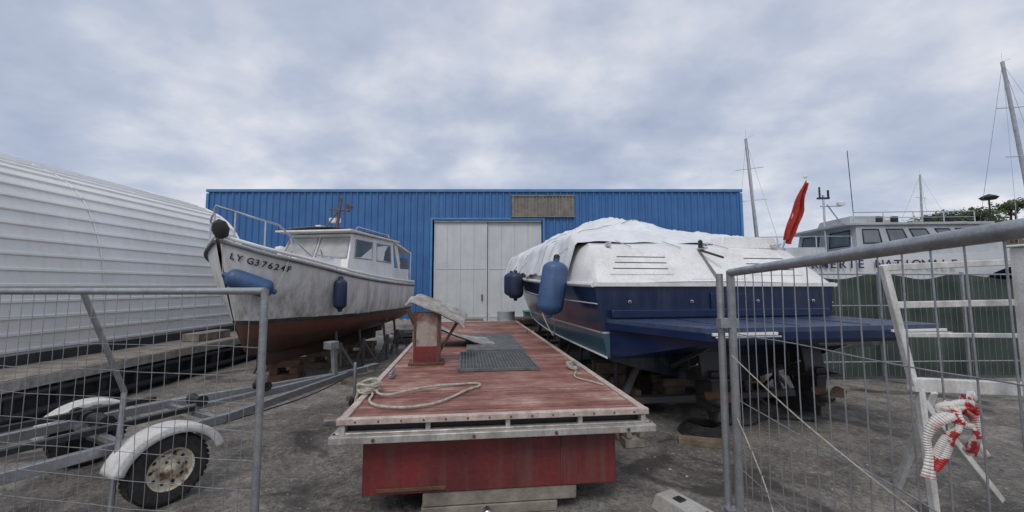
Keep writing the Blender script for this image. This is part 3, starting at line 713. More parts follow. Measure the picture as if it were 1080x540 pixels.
    for i in range(12):
        y=1.5+i*.6; a=tf((y-1)/8,0.); tl.tube(a,(-1.70 if y<6 else -1.4,y+.05,1.84+.02*y),.006,0,5)
    for u in(.22,.48,.74): tl.path([V(tf(u,j/30))+V((0,0,.012)) for j in range(31)],.008,0,5)
    for x in(-1.0,-.3,.4): tl.tube((x,.92,2.40),(x+.03,.45,2.26),.006,0,5)
    tl.obj('tarp_ties',[rope_m],G)
    f=MB()
    ax=V((.16,.10,1)); fender(f,(-1.88,1.05,1.68),ax,.82,.180,0)
    f.rev((-1.81,1.10,2.13),ax,[(-.06,.02),(-.05,.045),(.04,.045),(.06,.02)],2,10)
    for y,z in((4.6,1.72),(5.8,1.75)):
        w=1.86 if y<5 else 1.78; fender(f,(-w,y,z),(0,0,1),.62,.17,1)
    f.obj('fenders',[bluefend,navyfend,black],G)
    l=MB(); l.tube((-1.80,1.12,2.16),(-1.5,1.3,2.40),.009); 
    for y in(4.6,5.8): l.tube((-1.80,y,2.0),(-1.45,y,2.5),.009)
    l.path([catmull([(-1.86,1.1,1.3),(-1.8,1.3,1.0),(-1.7,1.9,.9),(-1.72,2.6,1.3),(-1.6,3,1.8)],i/20) for i in range(21)],.007)
    l.obj('fender_lines',[rope_m],G)
    e=MB(); e.tube((1.38,.60,2.25),(1.66,.40,3.38),.014,1); e.rev((1.66,.40,3.39),(0,0,1),[(-.02,.01),(0,.028),(.03,.01)],1,10)
    def fl(u,v):
        p=V((1.44,.54,2.46)).lerp(V((1.655,.39,3.33)),u); w=.055+.07*math.sin(math.pi*min(1,max(0,u*1.1-.05)))*(.7+.3*math.sin(u*13))
        return (p.x-.045+v*w-.012*math.sin(u*11), p.y+.05*math.sin(v*11+u*4), p.z-.10*v-.02*math.sin(v*9))
    e.grid(fl,24,16,0); e.obj('furled_red_flag',[M('red_flag_cloth',(.40,.03,.02),(.27,.02,.015),rough=.85,scale=14),white],G,ang=180)
yacht()
def yl(x,y): x*=YS[0];y*=YS[1]; return (YO[0]+x*math.cos(TH)-y*math.sin(TH),YO[1]+x*math.sin(TH)+y*math.cos(TH))
for x,y,h,l in((-1.2,.6,.70,.08),(1.2,.6,.70,-.08),(-1.3,3.2,.76,.1),(1.3,3.2,.76,-.1),(-1.2,5.6,.9,.1),(-1.3,1.9,.74,.1),(-1.25,4.4,.78,.1),(.5,.3,.56,0),(1.3,1.9,.74,-.1),(-.5,1.4,.5,0)):
    a=yl(x,y); boat_stand(a[0],a[1],h,.2,l)
for x,y in((0,.8),(0,2.2),(0,3.6),(0,6.2)):
    a=yl(x,y); crib('timber_cribbing',a[0],a[1],.37,1.1,.4,TH)
a=yl(1.1,1.2); crib('timber_cribbing',a[0],a[1],.55,.5,.45,.4)
a=yl(-1.0,1.3); crib('timber_cribbing',a[0],a[1],.52,.45,.4,.1)
crib('timber_cribbing',1.28,4.5,.20,.22,.35,.15,woodg,2)
crib('timber_cribbing',1.55,5.6,.3,.35,.3,.4,wood,2)
# steel cradle beams beneath the yacht
g=grp('steel_boat_cradle',(YO[0],YO[1],0),TH); m=MB()
for x in(-1.25,1.25): m.beam((x,-.1,.09),(x,6.4,.09),.10,.14)
for y in(.2,2.9,5.6):
    m.beam((-1.5,y,.20),(1.5,y,.20),.12,.08)
    for x in(-1,1): m.beam((x*1.35,y,.2),(x*1.12,y,.66),.07,.07)
m.obj('cradle_beams',[bootstand],g,bevel=.006)
g=grp('coiled_hose',(2.2,4.75,0)); m=MB()
m.path([(.26*math.cos(i*.4)*(1-.004*i),.26*math.sin(i*.4)*(1-.004*i),.02+.0012*i) for i in range(90)],.014,0,6)
m.path([catmull([(.17,.1,.1),(.3,.3,.03),(.7,.25,.015),(1.1,.5,.015),(1.6,.4,.015)],i/24) for i in range(25)],.014,0,6); m.obj('hose',[black],g)

# ---------------------------------------------------------------- trailer
def trailer():
    d=V((.45,.893,0)); rz=math.atan2(-.45,.893)
    G=grp('boat_trailer',(-3.42,3.62,0),rz)
    z=.46
    m=MB()
    m.beam((-.70,0,.28),(.70,0,.28),.06,.06)
    m.beam((-.52,-1.0,z),(-.52,.55,z),.05,.08); m.beam((.52,-1.0,z),(.52,.55,z),.05,.08)
    m.beam((-.52,.55,z),(-.04,2.35,z),.05,.08); m.beam((.52,.55,z),(.04,2.35,z),.05,.08)
    m.beam((0,1.2,z+.01),(0,2.75,z+.01),.06,.08)
    for y in(-.9,-.15,.55): m.beam((-.52,y,z-.03),(.52,y,z-.03),.05,.05)
    m.beam((0,-.9,z+.03),(0,1.3,z+.03),.05,.05)
    for x in(-.52,.52): m.box((x,0,.37),(.05,.12,.16))
    m.beam((0,2.2,z),(0,2.15,z+.42),.06,.06); m.box((0,2.12,z+.44),(.14,.14,.1)); m.tube((.1,2.45,.05),(.1,2.45,.62),.022)
    m.box((0,2.85,z+.03),(.09,.22,.06),0)
    for x in(-.36,.36): m.beam((x,-.15,z),(x,-.15,z+.10),.03,.03); m.beam((x,-.85,z),(x,-.85,z+.10),.03,.03)
    for x in(-.60,.60): m.beam((x,.12,z-.02),(x*1.0,.12,z+.08),.02,.04); m.beam((x-.04,-.12,z-.02),(x,-.12,z+.08),.02,.04)
    m.obj('galvanised_frame',[galv],G,bevel=.006)
    b=MB()
    for x in(-.36,.36): b.beam((x,-1.0,z+.12),(x,.35,z+.12),.06,.04,0)
    for y in(-.9,-.15,.55,1.2):
        b.rev((0,y,z+.10),(1,0,0),[(-.10,.01),(-.10,.055),(-.02,.035),(.02,.035),(.10,.055),(.10,.01)],0,14)
    for k in range(4): b.rev((-.52+.12*k,-.15,z+.09),(1,0,0),[(-.03,.01),(-.03,.05),(.03,.05),(.03,.01)],0,14)
    b.rev((.1,2.45,.07),(1,0,0),[(-.03,.01),(-.03,.07),(.03,.07),(.03,.01)],0,16)
    b.path([catmull([(.05,2.5,z),(.1,1.8,z-.12),(.3,1.0,z-.1),(.5,.2,z-.05)],i/16) for i in range(17)],.008,0,5)
    b.obj('rollers_and_bunks',[black],G)
    rim=M('cream_rim',(.62,.57,.45),(.24,.13,.07),rough=.6,scale=14,bump=.2,lo=.48,hi=.6)
    mg=M('white_mudguard',(.72,.71,.68),(.54,.52,.48),rough=.45,scale=6,streak=.5,dirt=(.27,.25,.22))
    for k,sx in enumerate((1,-1)):
        w=MB(); cz=.268; c=(sx*.76,0,cz); ax=(sx,0,0)
        w.rev(c,ax,[(-.075,.16),(-.082,.19),(-.085,.23),(-.07,.256),(-.05,.264),(-.02,.267),(.02,.267),(.05,.264),(.07,.256),(.085,.23),(.082,.19),(.075,.155)],0,40)
        for i in range(36):
            a=i/36*6.2832
            for xx in(-.035,.035): 
                R=Matrix.Rotation(a,3,'X'); p=R@V((0,0,.267)); w.box((c[0]+xx,p.y,c[2]+p.z),(.055,.027,.008),0,R)
        w.rev(c,ax,[(.078,.158),(.070,.148),(.045,.140),(.030,.128),(.020,.10),(.032,.075),(.045,.07),(.05,.05)],1,36)
        w.rev(c,ax,[(-.078,.158),(-.02,.14),(0,.02)],2,24)
        w.rev(c,ax,[(.045,.052),(.085,.048),(.095,.03),(.095,.001)],1,20)
        for i in range(10):
            a=i/10*6.2832; w.rev((c[0],c[1]+.115*math.cos(a),c[2]+.115*math.sin(a)),ax,[(.026,.013),(.031,.013),(.031,.001)],2,8)
        for i in range(4):
            a=i/4*6.2832+.4; w.rev((c[0],c[1]+.060*math.cos(a),c[2]+.060*math.sin(a)),ax,[(.03,.011),(.058,.011),(.058,.001)],3,6)
        w.obj('wheel',[rubber,rim,black,rust],G,ang=30)
        g=MB()
        def mgf(u,v,sx=sx):
            a=D2R(14)+u*D2R(152); r=.325
            prof=[(-.11,-.05),(-.11,0),(-.08,.012),(.08,.012),(.11,0),(.115,-.05)]
            p=catmull(prof,v); rr=r+p[1]
            return (sx*.76+p[0],rr*math.cos(a)*1.12,.268+rr*math.sin(a))
        g.grid(mgf,30,10,0)
        ob=g.obj('mudguard',[mg],G,ang=60); so=ob.modifiers.new('s','SOLIDIFY'); so.thickness=.008
        lb=MB(); lb.beam((sx*.60,0,z-.03),(sx*.60,0,z+.12),.03,.06)
        lb.obj('mudguard_bracket',[galv],G)
trailer()

# ---------------------------------------------------------------- wire fences
def fence(name,a,b,z0,z1a,z1b,r=.020,dv=.095,zs=None,foot=True,wr=.0024):
    a=V((a[0],a[1],0));b=V((b[0],b[1],0)); G=grp(name); m=MB(); d=b-a; L=d.length
    t=lambda s,z:V((a.x+d.x*s,a.y+d.y*s,z))
    top=lambda s:z1a+(z1b-z1a)*s
    m.tube(t(0,z0-.1),t(0,z1a+.01),r,0,14); m.tube(t(1,z0-.1),t(1,z1b+.01),r,0,14)
    m.tube(t(0,z1a),t(1,z1b),r,0,14); m.tube(t(0,z0),t(1,z0),r*.9,0,12)
    n=int(L/dv)
    w=MB(); nrm=V((-d.y,d.x,0)).normalized()
    for i in range(1,n):
        s=i/n; k=random.uniform(-.010,.010); k2=random.uniform(-.004,.004)
        w.path([t(s,z0),t(s+k2,(z0+top(s))*.33)+nrm*k,t(s+k2*.6,(z0+top(s))*.66)-nrm*k*.7,t(s,top(s))],wr,0,5,False)
    for z in zs:
        w.path([t(j/12,z+(z1b-z1a)*j/12+random.uniform(-.006,.006)) for j in range(13)],wr,0,5,False)
    m.obj('tube_frame',[galv],G); w.obj('wire_mesh',[galv],G)
    if foot:
        f=MB()
        for s in(0,1):
            p=t(s,.07); R=Matrix.Rotation(math.atan2(d.y,d.x),3,'Z'); f.box(p,(.24,.66,.14),0,R,.85)
        f.obj('concrete_feet',[concrete],G,bevel=.02)
    return G
fence('temporary_wire_fence',(-1.31,2.12),(-4.35,2.62),.18,1.675,1.665,r=.019,zs=[.22+.145*i for i in range(10)],dv=.085,wr=.0018)
fence('temporary_wire_fence',(1.205,2.20),(1.00,.42),.16,1.775,1.83,r=.021,dv=.085,zs=[.4,.75,1.1,1.45],wr=.0023)
g=grp('fence_post'); m=MB()
m.tube((1.165,2.24,.05),(1.165,2.24,1.77),.019,0,12)
for z in(.5,1.5): m.box((1.185,2.21,z),(.10,.05,.05),0)
m.obj('post_and_clamps',[galv],g)
f=MB(); f.box((1.10,2.42,.07),(.22,.6,.14),0,Matrix.Rotation(.5,3,'Z'),.85); f.obj('concrete_foot',[concrete],g,bevel=.02)
g=grp('fence_brace'); m=MB(); m.tube((-2.95,2.75,1.66),(-2.95,3.1,.9),.018); m.tube((-2.95,3.1,.9),(-2.9,3.0,.0),.018); m.tube((-3.95,2.68,0),(-3.95,2.68,1.66),.016); m.obj('brace_tube',[galv],g)
g=grp('tie_rope'); m=MB(); m.path([catmull([(1.19,2.2,1.33),(1.14,1.7,1.20),(1.09,1.25,1.12),(1.04,.90,1.10),(1.02,.7,1.13)],i/20) for i in range(21)],.0028,0,6)
m.path([catmull([(1.2,2.18,1.0),(1.18,1.95,.8),(1.15,1.8,.62),(1.14,1.7,.3)],i/12) for i in range(13)],.0028,0,6); m.obj('cord',[rope_m],g)

g=grp('concrete_fence_block',(1.30,2.98,0),D2R(28)); m=MB(); m.box((0,0,.06),(.20,.62,.12),0,None,.86); m.box((0,.12,.125),(.07,.07,.012),1); m.box((0,-.12,.125),(.07,.07,.012),1); m.obj('block',[M('pale_concrete',(.50,.48,.44),(.34,.32,.29),rough=.9,bump=.4,streak=.3),black],g,bevel=.02)

def tape():
    G=grp('barrier_tape',(1.06,.985,1.395)); m=MB()
    def rib(key,w,ph,mi=0,seg=34):
        w*=1.25
        pts=[V(catmull(key,i/seg)) for i in range(seg+1)]
        vs=[]
        for i,p in enumerate(pts):
            tt=(pts[min(i+1,seg)]-pts[max(i-1,0)]).normalized(); a=tt.cross(V((.5,.85,.1))); 
            if a.length<1e-3:a=V((1,0,0))
            a.normalize(); a=Matrix.Rotation(ph*.4+math.sin(i*.16+ph)*.6,3,tt)@a
            ww=w*(.75+.25*math.sin(i*.2+ph*2))
            for k in(-1,0,1): vs.append(p+a*ww*k*.5+tt.cross(a)*(.005*(1-abs(k))))
        for i in range(seg):
            for k in(0,1):
                o=i*3+k; m.add([vs[o],vs[o+1],vs[o+4],vs[o+3]],[(0,1,2,3)],mi)
    rib([(0,0,.02),(-.03,-.02,.005),(-.055,-.01,-.02),(-.066,0,-.06),(-.062,.0,-.10),(-.070,0,-.15)],.026,.3,1)
    rib([(0,0,.02),(-.02,-.03,-.02),(-.035,-.02,-.05),(-.045,-.01,-.09),(-.055,0,-.13)],.024,1.5,0)
    rib([(0,0,.02),(.015,-.03,.0),(.022,-.03,-.04),(.04,-.01,-.07),(.065,0,-.10)],.022,.8,1)
    rib([(0,0,.0),(.015,-.02,.03),(.035,-.01,.045),(.03,0,.015),(0,-.02,.0)],.022,2.0,0)
    rib([(0,0,.0),(-.02,-.02,.02),(-.04,-.01,.015),(-.03,-.01,-.01),(0,-.02,.0)],.022,.1,0)
    rib([(0,0,.0),(.008,-.04,-.03),(.01,-.03,-.06),(.02,-.01,-.09)],.02,1.2,0)
    rib([(.0,0,.0),(.025,-.02,.02),(.02,-.03,-.015),(-.015,-.035,-.015),(-.015,-.02,.02),(.02,-.03,.025)],.024,.6,0)
    ob=m.obj('tape_strips',[tapem,tapew],G,ang=180); s=ob.modifiers.new('s','SOLIDIFY'); s.thickness=.0006
tape()

# ---------------------------------------------------------------- white cradle frame at right
g=grp('white_steel_frame'); m=MB()
m.beam((2.80,3.0,1.86),(2.96,3.0,.98),.045,.045); m.beam((2.80,3.0,1.84),(4.6,3.25,1.92),.05,.05)
m.beam((2.86,3.0,1.56),(4.6,3.25,1.58),.04,.05); m.beam((2.92,3.0,1.34),(4.6,3.25,1.30),.035,.035)
m.beam((2.94,3.0,.98),(4.6,3.25,.86),.06,.10)
m.beam((3.0,3.0,.95),(3.05,3.0,0),.045,.045); m.beam((3.0,3.02,.9),(3.62,3.08,.12),.045,.045); m.beam((4.5,3.25,1.9),(4.5,3.25,0),.07,.07)
m.beam((3.1,3.0,.93),(3.25,3.5,.0),.045,.045)
m.obj('frame',[whitefr],g,bevel=.006)
g2=grp('steel_column'); m=MB(); m.box((3.68,2.85,.99),(.10,.10,1.98),0); m.box((3.68,2.85,.02),(.22,.22,.04),0); m.box((3.68,2.85,1.99),(.14,.14,.02),0); m.obj('column',[whitefr],g2,bevel=.01)

# ---------------------------------------------------------------- green screen fence
def screen():
    G=grp('green_mesh_fence'); gm=M('green_windbreak_net',(.030,.048,.038),(.055,.075,.062),rough=.9,scale=1.2,bump=.4,bscale=70,streak=.6,dirt=(.11,.125,.115),fine=.3)
    m=MB()
    def f(u,v):
        x=5.1+u*8; fx=x+.03*math.sin(v*5+x*3); return (fx,7.35+.35*u+.06*math.sin(x*4+noise.noise(V((x,v*2,0)))*3)*(.3+v*.4),.06+v*(1.82+.05*math.sin(x*3.9)))
    m.grid(f,160,20,0); m.obj('net',[gm],G,ang=180)
    p=MB()
    for i in range(6): p.tube((5.1+i*1.6,7.22+.07*i,0),(5.1+i*1.6,7.22+.07*i,1.96),.028)
    for z in(1.92,1.35,.35): p.tube((5.1,7.21,z),(13.1,7.56,z),.014)
    for i in range(70): 
        x=5.15+i*.114; p.tube((x,7.19+.044*(x-5.1),.1),(x,7.19+.044*(x-5.1),1.92),.003,0,4)
    p.obj('posts_and_bars',[galv],G)
screen()

# ---------------------------------------------------------------- patrol boat
def patrol():
    G=grp('patrol_boat',(6.4,12.6,0),D2R(-94))
    hm=hullmat('patrol_hull',[(0,(.05,.05,.06)),(.9,(.25,.27,.30)),(1.0,(.42,.45,.48)),(1.90,(.66,.67,.68))],grime=.3)
    secs=[[(0,0,.5),(.8,0,.7),(1.5,0,1.0),(1.65,0,1.5),(1.7,0,2.52)],
      [(0,4,.45),(.8,4,.65),(1.5,4,1.0),(1.7,4,1.5),(1.75,4,2.54)],
      [(0,8,.5),(.5,8,.8),(1.1,8,1.2),(1.4,8,1.7),(1.55,8,2.68)],
      [(0,10.6,1.0),(.02,10.8,1.3),(.04,11.1,1.6),(.06,11.4,2.0),(.1,11.9,2.9)]]
    m=MB(); S=build_hull(m,secs,30,14,0,1); m.obj('hull',[hm,white],G,ang=50)
    c=MB()
    def house(x,y0,y1,z0,z1,ins,fr):
        B=[V((-x,y0,z0)),V((x,y0,z0)),V((x,y1,z0)),V((-x,y1,z0))];T=[V((-x+ins,y0+.1,z1)),V((x-ins,y0+.1,z1)),V((x-ins,y1-fr,z1)),V((-x+ins,y1-fr,z1))]
        c.add(B+T,[(0,1,5,4),(1,2,6,5),(2,3,7,6),(3,0,4,7),(4,5,6,7)],0)
        return B,T
    B,T=house(1.35,3.3,7.5,2.5,3.42,.12,.9)
    q=[B[1],B[2],T[2],T[1]]
    for a,b in((.05,.17),(.24,.36),(.42,.54),(.62,.72),(.78,.88)): c.window(q,a,b,.45,.85,1,2)
    q=[B[2],B[3],T[3],T[2]]
    for a,b in((.06,.32),(.38,.62),(.68,.94)): c.window(q,a,b,.4,.85,1,2)
    q=[B[0],B[1],T[1],T[0]]; c.window(q,.1,.4,.4,.85,1,2); c.window(q,.6,.9,.4,.85,1,2)
    c.box((0,5.0,3.45),(2.6,3.9,.07),0)
    B,T=house(.75,3.6,4.8,3.48,3.78,.1,.3)
    c.box((0,6.5,3.52),(1.6,.5,.10),0); c.box((.2,2.2,2.66),(1.6,1.2,.34),0,None,.9)
    c.obj('pilothouse',[M('patrol_grey_white',(.40,.42,.44),(.32,.34,.36),rough=.4,scale=2,streak=.3),glass,black],G,bevel=.02,ang=25)
    r=MB()
    for y in(3.4,4.2,5.0,5.8,6.6): r.tube((1.15,y,3.48),(1.15,y,3.80),.012)
    r.tube((1.15,3.4,3.80),(1.15,6.6,3.80),.012); r.tube((1.15,3.4,3.64),(1.15,6.6,3.64),.009)
    for y in(.1,1.0,2.0,2.9,8,9,10): 
        x=S(y/11.5,1)[0]; r.tube((x-.05,y,2.54),(x-.05,y,3.05),.012)
    r.path([(1.65,.1,3.05),(1.68,2.9,3.06)],.012)
    r.path([(1.5,7.6,3.1),(1.3,9,3.2),(.7,10.6,3.4),(.1,11.6,3.5)],.012)
    r.tube((.3,3.2,2.6),(.3,3.2,4.5),.03); r.tube((.3,3.1,4.15),(.3,3.7,4.15),.015); r.tube((.3,3.75,3.5),(.3,3.3,4.2),.018); r.box((.3,3.2,4.4),(.08,.34,.05),1); r.tube((.3,3.35,4.4),(.3,3.35,4.65),.03,1); r.tube((.3,3.1,4.4),(.3,3.1,4.75),.025,1)
    r.rev((.3,3.7,4.22),(0,0,1),[(-.07,.01),(-.05,.10),(.04,.11),(.08,.02)],2,18)
    r.rev((0,5.2,3.80),(0,0,1),[(-.3,.05),(-.1,.05),(-.08,.2),(.06,.2),(.10,.02)],2,18)
    r.tube((.5,3.9,3.7),(.55,3.8,5.8),.010,1)
    for y in(4.3,4.7,5.6,6.2): r.box((.9,y,3.62),(.10,.14,.18),1)
    r.obj('rails_and_aerials',[steel,black,white],G)
    ink=M('lettering_navy',(.02,.03,.09),rough=.4,bump=0,fine=0)
    txt="GENDARMERIE NATIONALE"
    for i,ch in enumerate(txt):
        if ch==' ':continue
        y=.70+i*.232; s=y/12; x=max(S(s,t_/20)[0] for t_ in range(12,21))+.06
        Rm=Matrix((V((0,1,0)),V((.0,0,1)),V((1,0,0)))).transposed()
        text_obj(ch,.31,(x,y,2.28),Rm,ink,G,'hull_lettering',.004)
    k=MB()
    for y in(1.5,4.5,7.5): k.box((0,y,.25),(2.4,.3,.5),0)
    k.obj('keel_blocks',[wood],G,bevel=.01)
patrol()

def launch():
    G=grp('covered_launch',(12.3,9.6,0),D2R(-88)); 
    secs=[[(0,0,.6),(.5,0,.75),(.9,0,1.1),(1.0,0,1.75)],[(0,2,.55),(.5,2,.7),(.95,2,1.1),(1.1,2,1.8)],[(0,4,.7),(.3,4,.95),(.6,4,1.4),(.8,4,1.95)],[(0,4.9,1.1),(.01,5,1.4),(.02,5.1,1.7),(.05,5.3,2.15)]]
    m=MB();S=build_hull(m,secs,20,10,0,0); m.obj('hull',[M('launch_white',(.6,.62,.64),rough=.35)],G,ang=50)
    t=MB()
    def f(u,v):
        p=S(u,1);k=v*2-1; return ((p[0]+.05)*k,p[1],p[2]-.08+(.56-.2*u)*(1-abs(k)**1.6)+.03*noise.noise(V((u*9,v*6,2))))
    t.grid(f,40,20,0); t.obj('cover',[M('navy_canvas',(.012,.03,.075),(.02,.045,.10),rough=.8,bump=.3)],G,ang=180)
    k=MB()
    for y in(1,3.4): k.box((0,y,.28),(1.4,.25,.56),0)
    k.obj('keel_blocks',[wood],G)
launch()

def sailboat(x,y,h,lean=0.,rz=0.,r=.08):
    G=grp('sailing_yacht',(x,y,0),rz)
    secs=[[(0,0,.9),(.5,0,1.0),(.9,0,1.4),(1.0,0,1.9)],[(0,3,.6),(.7,3,.8),(1.3,3,1.3),(1.4,3,1.95)],[(0,6,.8),(.4,6,1.0),(.8,6,1.5),(1.0,6,2.05)],[(0,7.8,1.3),(.01,8,1.5),(.02,8.2,1.8),(.04,8.5,2.2)]]
    m=MB();S=build_hull(m,secs,20,10,0,0); m.box((0,3.2,2.2),(1.5,3.4,.45),0,None,.85); m.box((0,3.2,.35),(.3,1.6,.7),1); m.obj('hull',[white,rust],G,ang=50)
    s=MB(); top=V((lean,4.0,h)); s.tube((0,4.2,2.2),top,r,0,10,r2=r*.7); s.tube((0,4.1,3.0),(0,.6,3.1),.06,0,8)
    for zz in(.55,.78):
        c=V((0,4.2,2.2)).lerp(top,zz); s.tube(c+V((-.7,0,0)),c+V((.7,0,0)),.02)
    for px,py in((0,8.3),(0,.1),(-1.3,3.9),(1.3,3.9)): s.tube(top-V((0,0,.1)),(px,py,2.1),.010,1,5)
    s.tube(top,top+V((0,0,.5)),.008,1,5); s.tube(top,top+V((.4,0,.15)),.008,1,5)
    s.obj('mast_and_rigging',[M('mast_alloy',(.45,.46,.48),rough=.4,metal=.4),steel],G)
sailboat(11.75,18.5,10.1,-.45,D2R(-30),.11)
sailboat(27.8,17.2,14.2,-1.15,D2R(-10),.12)
sailboat(39.5,33,12.2,0,D2R(15),.10)

g=grp('street_lamp',(42.5,35,0)); m=MB(); m.tube((0,0,0),(0,0,9.4),.09,0,10,r2=.06); m.rev((0,0,9.6),(0,0,1),[(-.25,.1),(-.2,.45),(0,.62),(.15,.4),(.3,.05)],0,20); m.obj('lamp_post_and_head',[black],g)

# ---------------------------------------------------------------- hill and pines
def hill():
    hm=M('hill_scrub',(.05,.065,.03),(.10,.09,.05),rough=.95,scale=.3,bump=.3,bscale=3)
    m=MB()
    def f(u,v):
        x=55+u*150;y=60+v*90; 
        e=min(1,max(0,(x-58)/34)); z=13.2*math.sin(e*math.pi/2)*math.sin(math.pi*min(1,v*1.1+.04))*.98
        return (x,y,max(-.5,z+1.2*noise.noise(V((x*.08,y*.08,0))) if v>0.02 else -.5))
    m.grid(f,60,30,0); m.obj('hill',[hm],ang=180)
    leaf=M('pine_foliage',(.035,.055,.022),(.07,.09,.035),rough=.9,scale=.6,bump=0,fine=.2)
    t=MB();rnd=random.Random(3)
    for k in range(62):
        x=rnd.uniform(78,140);y=rnd.uniform(70,100)
        e=min(1,max(0,(x-58)/34)); zb=12.6*math.sin(e*math.pi/2)
        h=rnd.uniform(2.2,3.9); w=rnd.uniform(2.4,4.6)
        t.tube((x,y,zb-3),(x+rnd.uniform(-.4,.4),y,zb+h),.25,1,6,r2=.12)
        for j in range(4): 
            a=rnd.uniform(0,6.28); t.tube((x,y,zb+h*.5),(x+w*.6*math.cos(a),y+w*.6*math.sin(a),zb+h*.95),.1,1,5,r2=.04)
        for c in range(9):
            cx=x+rnd.gauss(0,w*.42);cy=y+rnd.gauss(0,w*.4);cz=zb+h+rnd.uniform(-.9,.4)
            for l in range(46):
                p=V((cx+rnd.gauss(0,.7),cy+rnd.gauss(0,.7),cz+rnd.gauss(0,.36))); a=V((rnd.gauss(0,1),rnd.gauss(0,1),rnd.gauss(0,.6))).normalized(); b=a.orthogonal().normalized(); s=rnd.uniform(.15,.4)
                t.add([p-a*s,p+b*s*.6,p+a*s,p-b*s*.6],[(0,1,2,3)],0)
    t.obj('pine_trees',[leaf,rust],smooth=False)
hill()

# ---------------------------------------------------------------- yard clutter near warehouse
def pallet(x,y,rz,n=1):
    G=grp('wooden_pallet',(x,y,0),rz);m=MB()
    for k in range(n):
        z=.14*k
        for i in range(7): m.box((0,-.5+i*.166,z+.13),(1.2,.1,.02),0)
        for xx in(-.55,0,.55): m.box((xx,0,z+.065),(.09,1.1,.09),0)
        for yy in(-.45,0,.45): m.box((0,yy,z+.01),(1.2,.09,.018),0)
    m.obj('slats',[wood],G)
pallet(.2,14.6,.2,4); pallet(1.0,13.6,-.3,2); pallet(-1.7,15.4,.1,3)
g=grp('stacked_planks',(-2.6,12.6,0),.5); m=MB()
for i in range(8): m.box((random.uniform(-.1,.1),random.uniform(-.15,.15),.03+.05*i),(2.2,.5,.04),0,Matrix.Rotation(random.uniform(-.1,.1),3,'Z'))
m.obj('planks',[woodg],g,bevel=.004)
g=grp('plastic_crate',(.9,15.8,0),.1); m=MB(); m.box((0,0,.35),(.8,.6,.7),0,None,1.08); m.box((0,0,.72),(.92,.70,.05),0); m.obj('crate',[M('green_plastic',(.03,.16,.13),(.03,.12,.10),rough=.5)],g,bevel=.02)
g=grp('steel_drum',(-.2,13.2,0)); m=MB(); m.rev((0,0,0),(0,0,1),[(.0,.01),(.0,.29),(.28,.29),(.3,.305),(.32,.29),(.56,.29),(.58,.305),(.6,.29),(.88,.29),(.88,.27),(.86,.01)],0,28); m.obj('drum',[M('white_blue_drum',(.40,.42,.44),(.2,.2,.2),rough=.5)],g)
g=grp('plastic_bucket',(.55,12.6,0)); m=MB(); m.rev((0,0,0),(0,0,1),[(.0,.01),(.0,.12),(.3,.15),(.31,.16),(.3,.14),(.02,.11)],0,24); m.obj('bucket',[white],g)
g=grp('timber_offcuts'); m=MB()
for x,y,l,a in((-1.9,5.2,.9,.3),(-2.3,6.4,.7,1.2),(1.5,4.9,.5,.6),(2.1,4.4,.6,-.3),(-2.0,7.3,1.1,.8),(-2.6,7.0,.8,-.4)):
    m.box((x,y,.035),(l,.12,.07),0,Matrix.Rotation(a,3,'Z'))
m.obj('offcuts',[wood],g,bevel=.006)

# ---------------------------------------------------------------- world, sun, camera
w=bpy.data.worlds.new('World'); bpy.context.scene.world=w; w.use_nodes=True
nt=w.node_tree;N=nt.nodes;L=nt.links; N.clear()
out=N.new('ShaderNodeOutputWorld'); mixs=N.new('ShaderNodeMixShader'); L.new(mixs.outputs[0],out.inputs['Surface'])
sky=N.new('ShaderNodeTexSky'); sky.sky_type='NISHITA'; sky.sun_disc=False; sky.sun_elevation=D2R(52)
b1=N.new('ShaderNodeBackground'); b1.inputs['Strength'].default_value=.10; L.new(sky.outputs[0],b1.inputs['Color'])
tc=N.new('ShaderNodeTexCoord'); sp=N.new('ShaderNodeSeparateXYZ'); L.new(tc.outputs['Generated'],sp.inputs[0])
az=N.new('ShaderNodeMath');az.operation='ABSOLUTE';L.new(sp.outputs['Z'],az.inputs[0])
ad=N.new('ShaderNodeMath');ad.operation='ADD';L.new(az.outputs[0],ad.inputs[0]);ad.inputs[1].default_value=.30
dv=N.new('ShaderNodeVectorMath');dv.operation='DIVIDE';L.new(tc.outputs['Generated'],dv.inputs[0])
cb=N.new('ShaderNodeCombineXYZ')
for i in range(3): L.new(ad.outputs[0],cb.inputs[i])
L.new(cb.outputs[0],dv.inputs[1])
ma=N.new('ShaderNodeMapping'); ma.inputs['Scale'].default_value=(1,1.1,.1); ma.inputs['Location'].default_value=(5.4,2.2,0); L.new(dv.outputs[0],ma.inputs['Vector'])
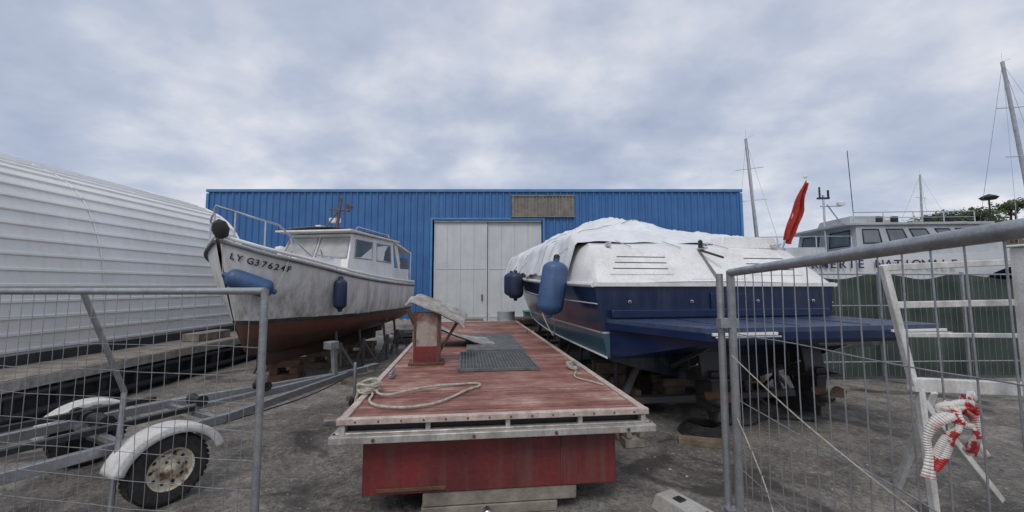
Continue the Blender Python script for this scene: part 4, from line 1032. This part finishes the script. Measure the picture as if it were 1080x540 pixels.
n1=N.new('ShaderNodeTexNoise');n1.inputs['Scale'].default_value=1.3;n1.inputs['Detail'].default_value=6;n1.inputs['Roughness'].default_value=.5;n1.inputs['Distortion'].default_value=.2;L.new(ma.outputs[0],n1.inputs['Vector'])
n2=N.new('ShaderNodeTexNoise');n2.inputs['Scale'].default_value=4.6;n2.inputs['Detail'].default_value=5;n2.inputs['Roughness'].default_value=.52;L.new(ma.outputs[0],n2.inputs['Vector'])
mm=N.new('ShaderNodeMath');mm.operation='MULTIPLY_ADD';L.new(n2.outputs['Fac'],mm.inputs[0]);mm.inputs[1].default_value=.34
m2=N.new('ShaderNodeMath');m2.operation='MULTIPLY';L.new(n1.outputs['Fac'],m2.inputs[0]);m2.inputs[1].default_value=.66;L.new(m2.outputs[0],mm.inputs[2])
cr=N.new('ShaderNodeValToRGB');e=cr.color_ramp.elements
e[0].position=.36;e[0].color=(.37,.43,.565,1);e[1].position=.64;e[1].color=(.80,.80,.83,1);x=e.new(.47);x.color=(.48,.53,.65,1);x=e.new(.55);x.color=(.61,.645,.73,1)
L.new(mm.outputs[0],cr.inputs['Fac'])
b2=N.new('ShaderNodeBackground');b2.inputs['Strength'].default_value=1.08;L.new(cr.outputs[0],b2.inputs['Color'])
mixs.inputs[0].default_value=.90; L.new(b1.outputs[0],mixs.inputs[1]); L.new(b2.outputs[0],mixs.inputs[2])
sl=bpy.data.lights.new('sun','SUN'); sl.energy=1.4; sl.angle=D2R(25); sl.color=(1,.96,.9)
so=bpy.data.objects.new('sun',sl); bpy.context.scene.collection.objects.link(so); so.location=(0,0,30)
az_=D2R(195); el=D2R(52); dirv=V((math.sin(az_)*math.cos(el),math.cos(az_)*math.cos(el),math.sin(el)))
so.rotation_euler=dirv.to_track_quat('Z','Y').to_euler(); sky.sun_rotation=az_
cam=bpy.data.cameras.new('camera'); co=bpy.data.objects.new('camera',cam); bpy.context.scene.collection.objects.link(co)
co.location=(0,0,1.7); co.rotation_euler=(D2R(94.36),0,0); cam.lens=14; cam.sensor_width=36; cam.clip_start=.05; cam.clip_end=3000
sc=bpy.context.scene; sc.camera=co
sc.view_settings.view_transform='Standard'; sc.view_settings.look='None'; sc.view_settings.exposure=0
